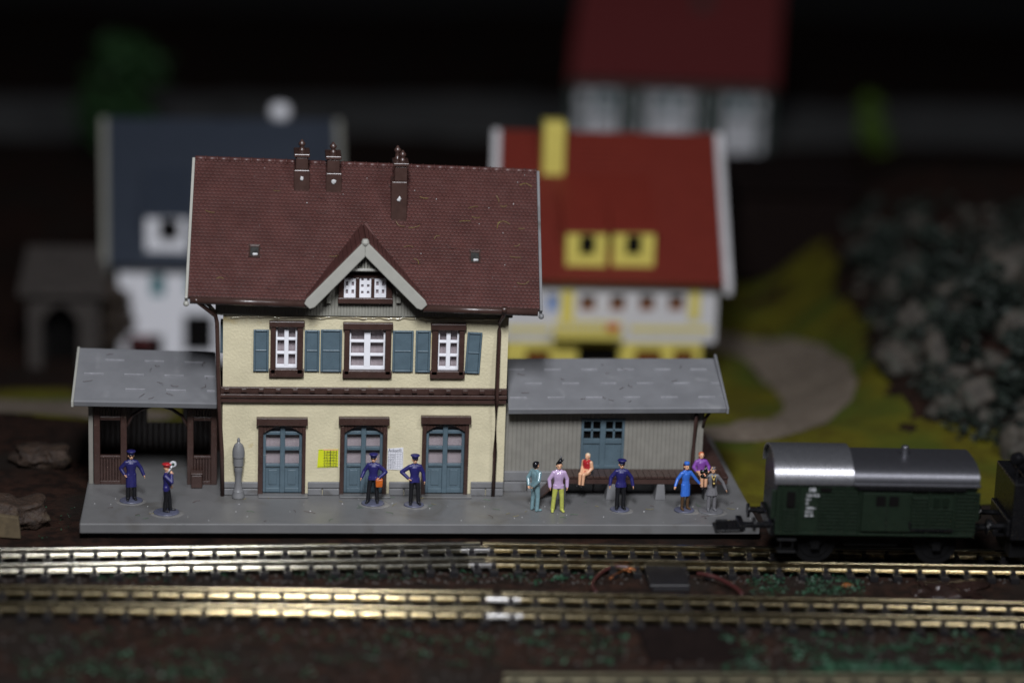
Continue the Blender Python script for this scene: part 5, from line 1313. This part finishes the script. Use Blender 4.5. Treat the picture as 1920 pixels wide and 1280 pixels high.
mb = MB(); mb.plate((x0 - .4, c.y - .5, z1 - .94), (x1 + .4, c.y - .5, z1 - .94), (x1 + .2, c.y + 2.8, z1 + .5), (x0 - .2, c.y + 2.8, z1 + .5), (0, 0, .3)); mb.build('roof', MT['stone'], h)
mb = MB(); mb.box(ax0 - .3, ax1 + .3, c.y + 2.0, c.y + 2.4, z0 - .4, az1 + .2); mb.build('inner_wall', MT['dark'], h)
# dark shed at the right rear
c = onground(1490, 488); h = thing('brick_outbuilding', 'dark red brick outbuilding right of the red roofed house', 'outbuilding', c)
x0, x1, z0, z1 = rect(1385, 352, 1598, 488, c.y); mb = MB(); mb.box(x0, x1, c.y, c.y + 5, z0 - 1, z1); mb.build('wall', MT['brick'], h)
mb = MB(); mb.plate((x0 - .3, c.y - .5, z1), (x1 + .3, c.y - .5, z1), (x1 + .3, c.y + 5.5, z1 + .7), (x0 - .3, c.y + 5.5, z1 + .7), (0, 0, .25)); mb.build('roof', MT['brick'], h)
# trees and shrubs ----------------------------------------------------
def plant(name, label, cat, px, py, hpx, wpx, m, trunk_frac=.3, group=None, n=900, leaf=.28, tm='trunk', base=None):
    c = onground(px, py) if base is None else base; dist = (c - CAMPOS).length; sc = FPX / dist
    H, Wd = hpx / sc / .96, wpx / sc
    R = thing(name, label, cat, c, group)
    mb = MB(); mb.tube([c - Vector((0, 0, .2)), c + Vector((.05 * H, 0, H * .35)), c + Vector((0, .03 * H, H * .8))], Wd * .05 + .05, 8, .03)
    for i in range(6):
        a = random.random() * 6.3; z = H * random.uniform(trunk_frac, .7); mb.tube([c + Vector((0, 0, z)), c + Vector((math.cos(a) * Wd * .3, math.sin(a) * Wd * .3, z + H * .14))], .05, 5, .02)
    mb.build('trunk', MT[tm], R, smooth=True)
    mb = MB(); cl = []
    for i in range(16):
        a = random.random() * 6.3; t = random.random(); rr = Wd * .36 * math.sqrt(random.random()) * (1 - .5 * t)
        cl.append((c + Vector((math.cos(a) * rr, math.sin(a) * rr, H * (trunk_frac + (.88 - trunk_frac) * t))), Wd * random.uniform(.13, .24)))
    for i in range(n):
        p, r = random.choice(cl); v = Vector((random.gauss(0, 1), random.gauss(0, 1), random.gauss(0, .8))).normalized() * r * random.uniform(.5, 1.05)
        a = Vector((random.gauss(0, 1), random.gauss(0, 1), random.gauss(0, .6))).normalized() * leaf * random.uniform(.5, 1.2); b = a.cross(Vector((random.gauss(0, 1), random.gauss(0, 1), random.gauss(0, 1)))).normalized() * leaf * .6
        q = p + v; mb.bm.faces.new([mb.bm.verts.new(q + k) for k in (-a, -b, a, b)])
    mb.build('crown', MT[m], R)
plant('tree', 'dark green broad tree above the slate roof at upper left', 'tree', 235, 300, 235, 230, 'leaf', .25, n=1600, leaf=.5)
plant('shrub', 'bright lime green bush standing on the far road', 'bush', 1630, 285, 105, 75, 'leafbright', .1, n=700, leaf=.35)
plant('shrub', 'brownish dark bush against the left house wall corner', 'bush', 212, 668, 165, 95, 'trunk', .15, n=700, leaf=.22)
for k, (px, py, hp, wp, lb_) in enumerate(((1745, 560, 150, 140, 'dull green bush highest up the rocky slope'), (1850, 620, 130, 130, 'dull green bush high at the right edge of slope'), (1640, 500, 80, 110, 'low dark bush at the left foot of the slope top'), (1900, 760, 150, 110, 'dark bush low on the slope at right edge'), (1800, 690, 110, 110, 'dark bush between pale boulders in mid slope'))):
    plant('shrub', lb_, 'bush', px, py, hp, wp, 'leafdull', .1, 'bushes on the rocky slope', n=700, leaf=.25)
for k, (px, py, w_, h_, lb_) in enumerate(((1680, 540, 75, 55, 'pale boulder leftmost and upper on rocky slope'), (1712, 590, 60, 60, 'grey brown boulder under the upper left bush'), (1690, 665, 95, 65, 'broad pale boulder at the left foot of slope'), (1760, 655, 70, 80, 'tall boulder in the middle of rocky slope'), (1835, 735, 85, 70, 'pale low boulder nearest the green wagon'), (1885, 500, 85, 70, 'pale boulder high at the right picture edge'), (1830, 560, 60, 50, 'small boulder between the two upper bushes'), (1900, 610, 70, 65, 'rounded boulder at right edge in mid slope'), (1770, 760, 60, 45, 'small dark boulder at the slope foot'), (1620, 470, 70, 50, 'dim boulder farthest back on the slope'), (1910, 830, 70, 80, 'dark boulder low at right picture edge'))):
    c = onground(px, py + h_ * .4); sc = FPX / (c - CAMPOS).length; m = MB(); m.rockball(c + Vector((0, 0, h_ * .3 / sc)), (w_ * .46 / sc, w_ * .42 / sc, h_ * .48 / sc), k + 11, .45, 3); tag(m.build('boulder', MT['rock'], smooth=True, origin=c), lb_, 'boulder', 'boulders on the rocky slope')

# rubble and scrub that read as one mass on the slope
mb = MB(); k = 0
while k < 170:
    px, py = random.uniform(1600, 1990), random.uniform(395, 830)
    if px < 1600 + max(0, py - 560) * .75: continue
    c = onground(px, py); r = random.uniform(.12, .5); k += 1
    mb.rockball(c + Vector((0, 0, r * .3)), (r * 1.2, r, r * .8), k * .37, .5, 2)
tag(mb.build('rubble', MT['rock'], smooth=True), 'dim grey brown rubble covering the rocky slope at right', 'rubble', kind='stuff')
mb = MB(); k = 0
while k < 5200:
    px, py = random.uniform(1590, 1990), random.uniform(380, 850)
    if px < 1590 + max(0, py - 560) * .75: continue
    c = onground(px, py)
    if noise.noise(c * .35) < -.05: k += 1; continue
    a = Vector((random.gauss(0, 1), random.gauss(0, 1), random.gauss(0, .6))).normalized() * random.uniform(.08, .25); b = a.cross(Vector((random.gauss(0, 1), random.gauss(0, 1), random.gauss(0, 1)))).normalized() * .12
    q = c + Vector((random.uniform(-.3, .3), random.uniform(-.3, .3), random.uniform(.05, .55))); mb.bm.faces.new([mb.bm.verts.new(q + t) for t in (-a, -b, a, b)]); k += 1
tag(mb.build('scrub', MT['leafdull']), 'low dull green scrub growing over the rocky slope at right', 'scrub', kind='stuff')
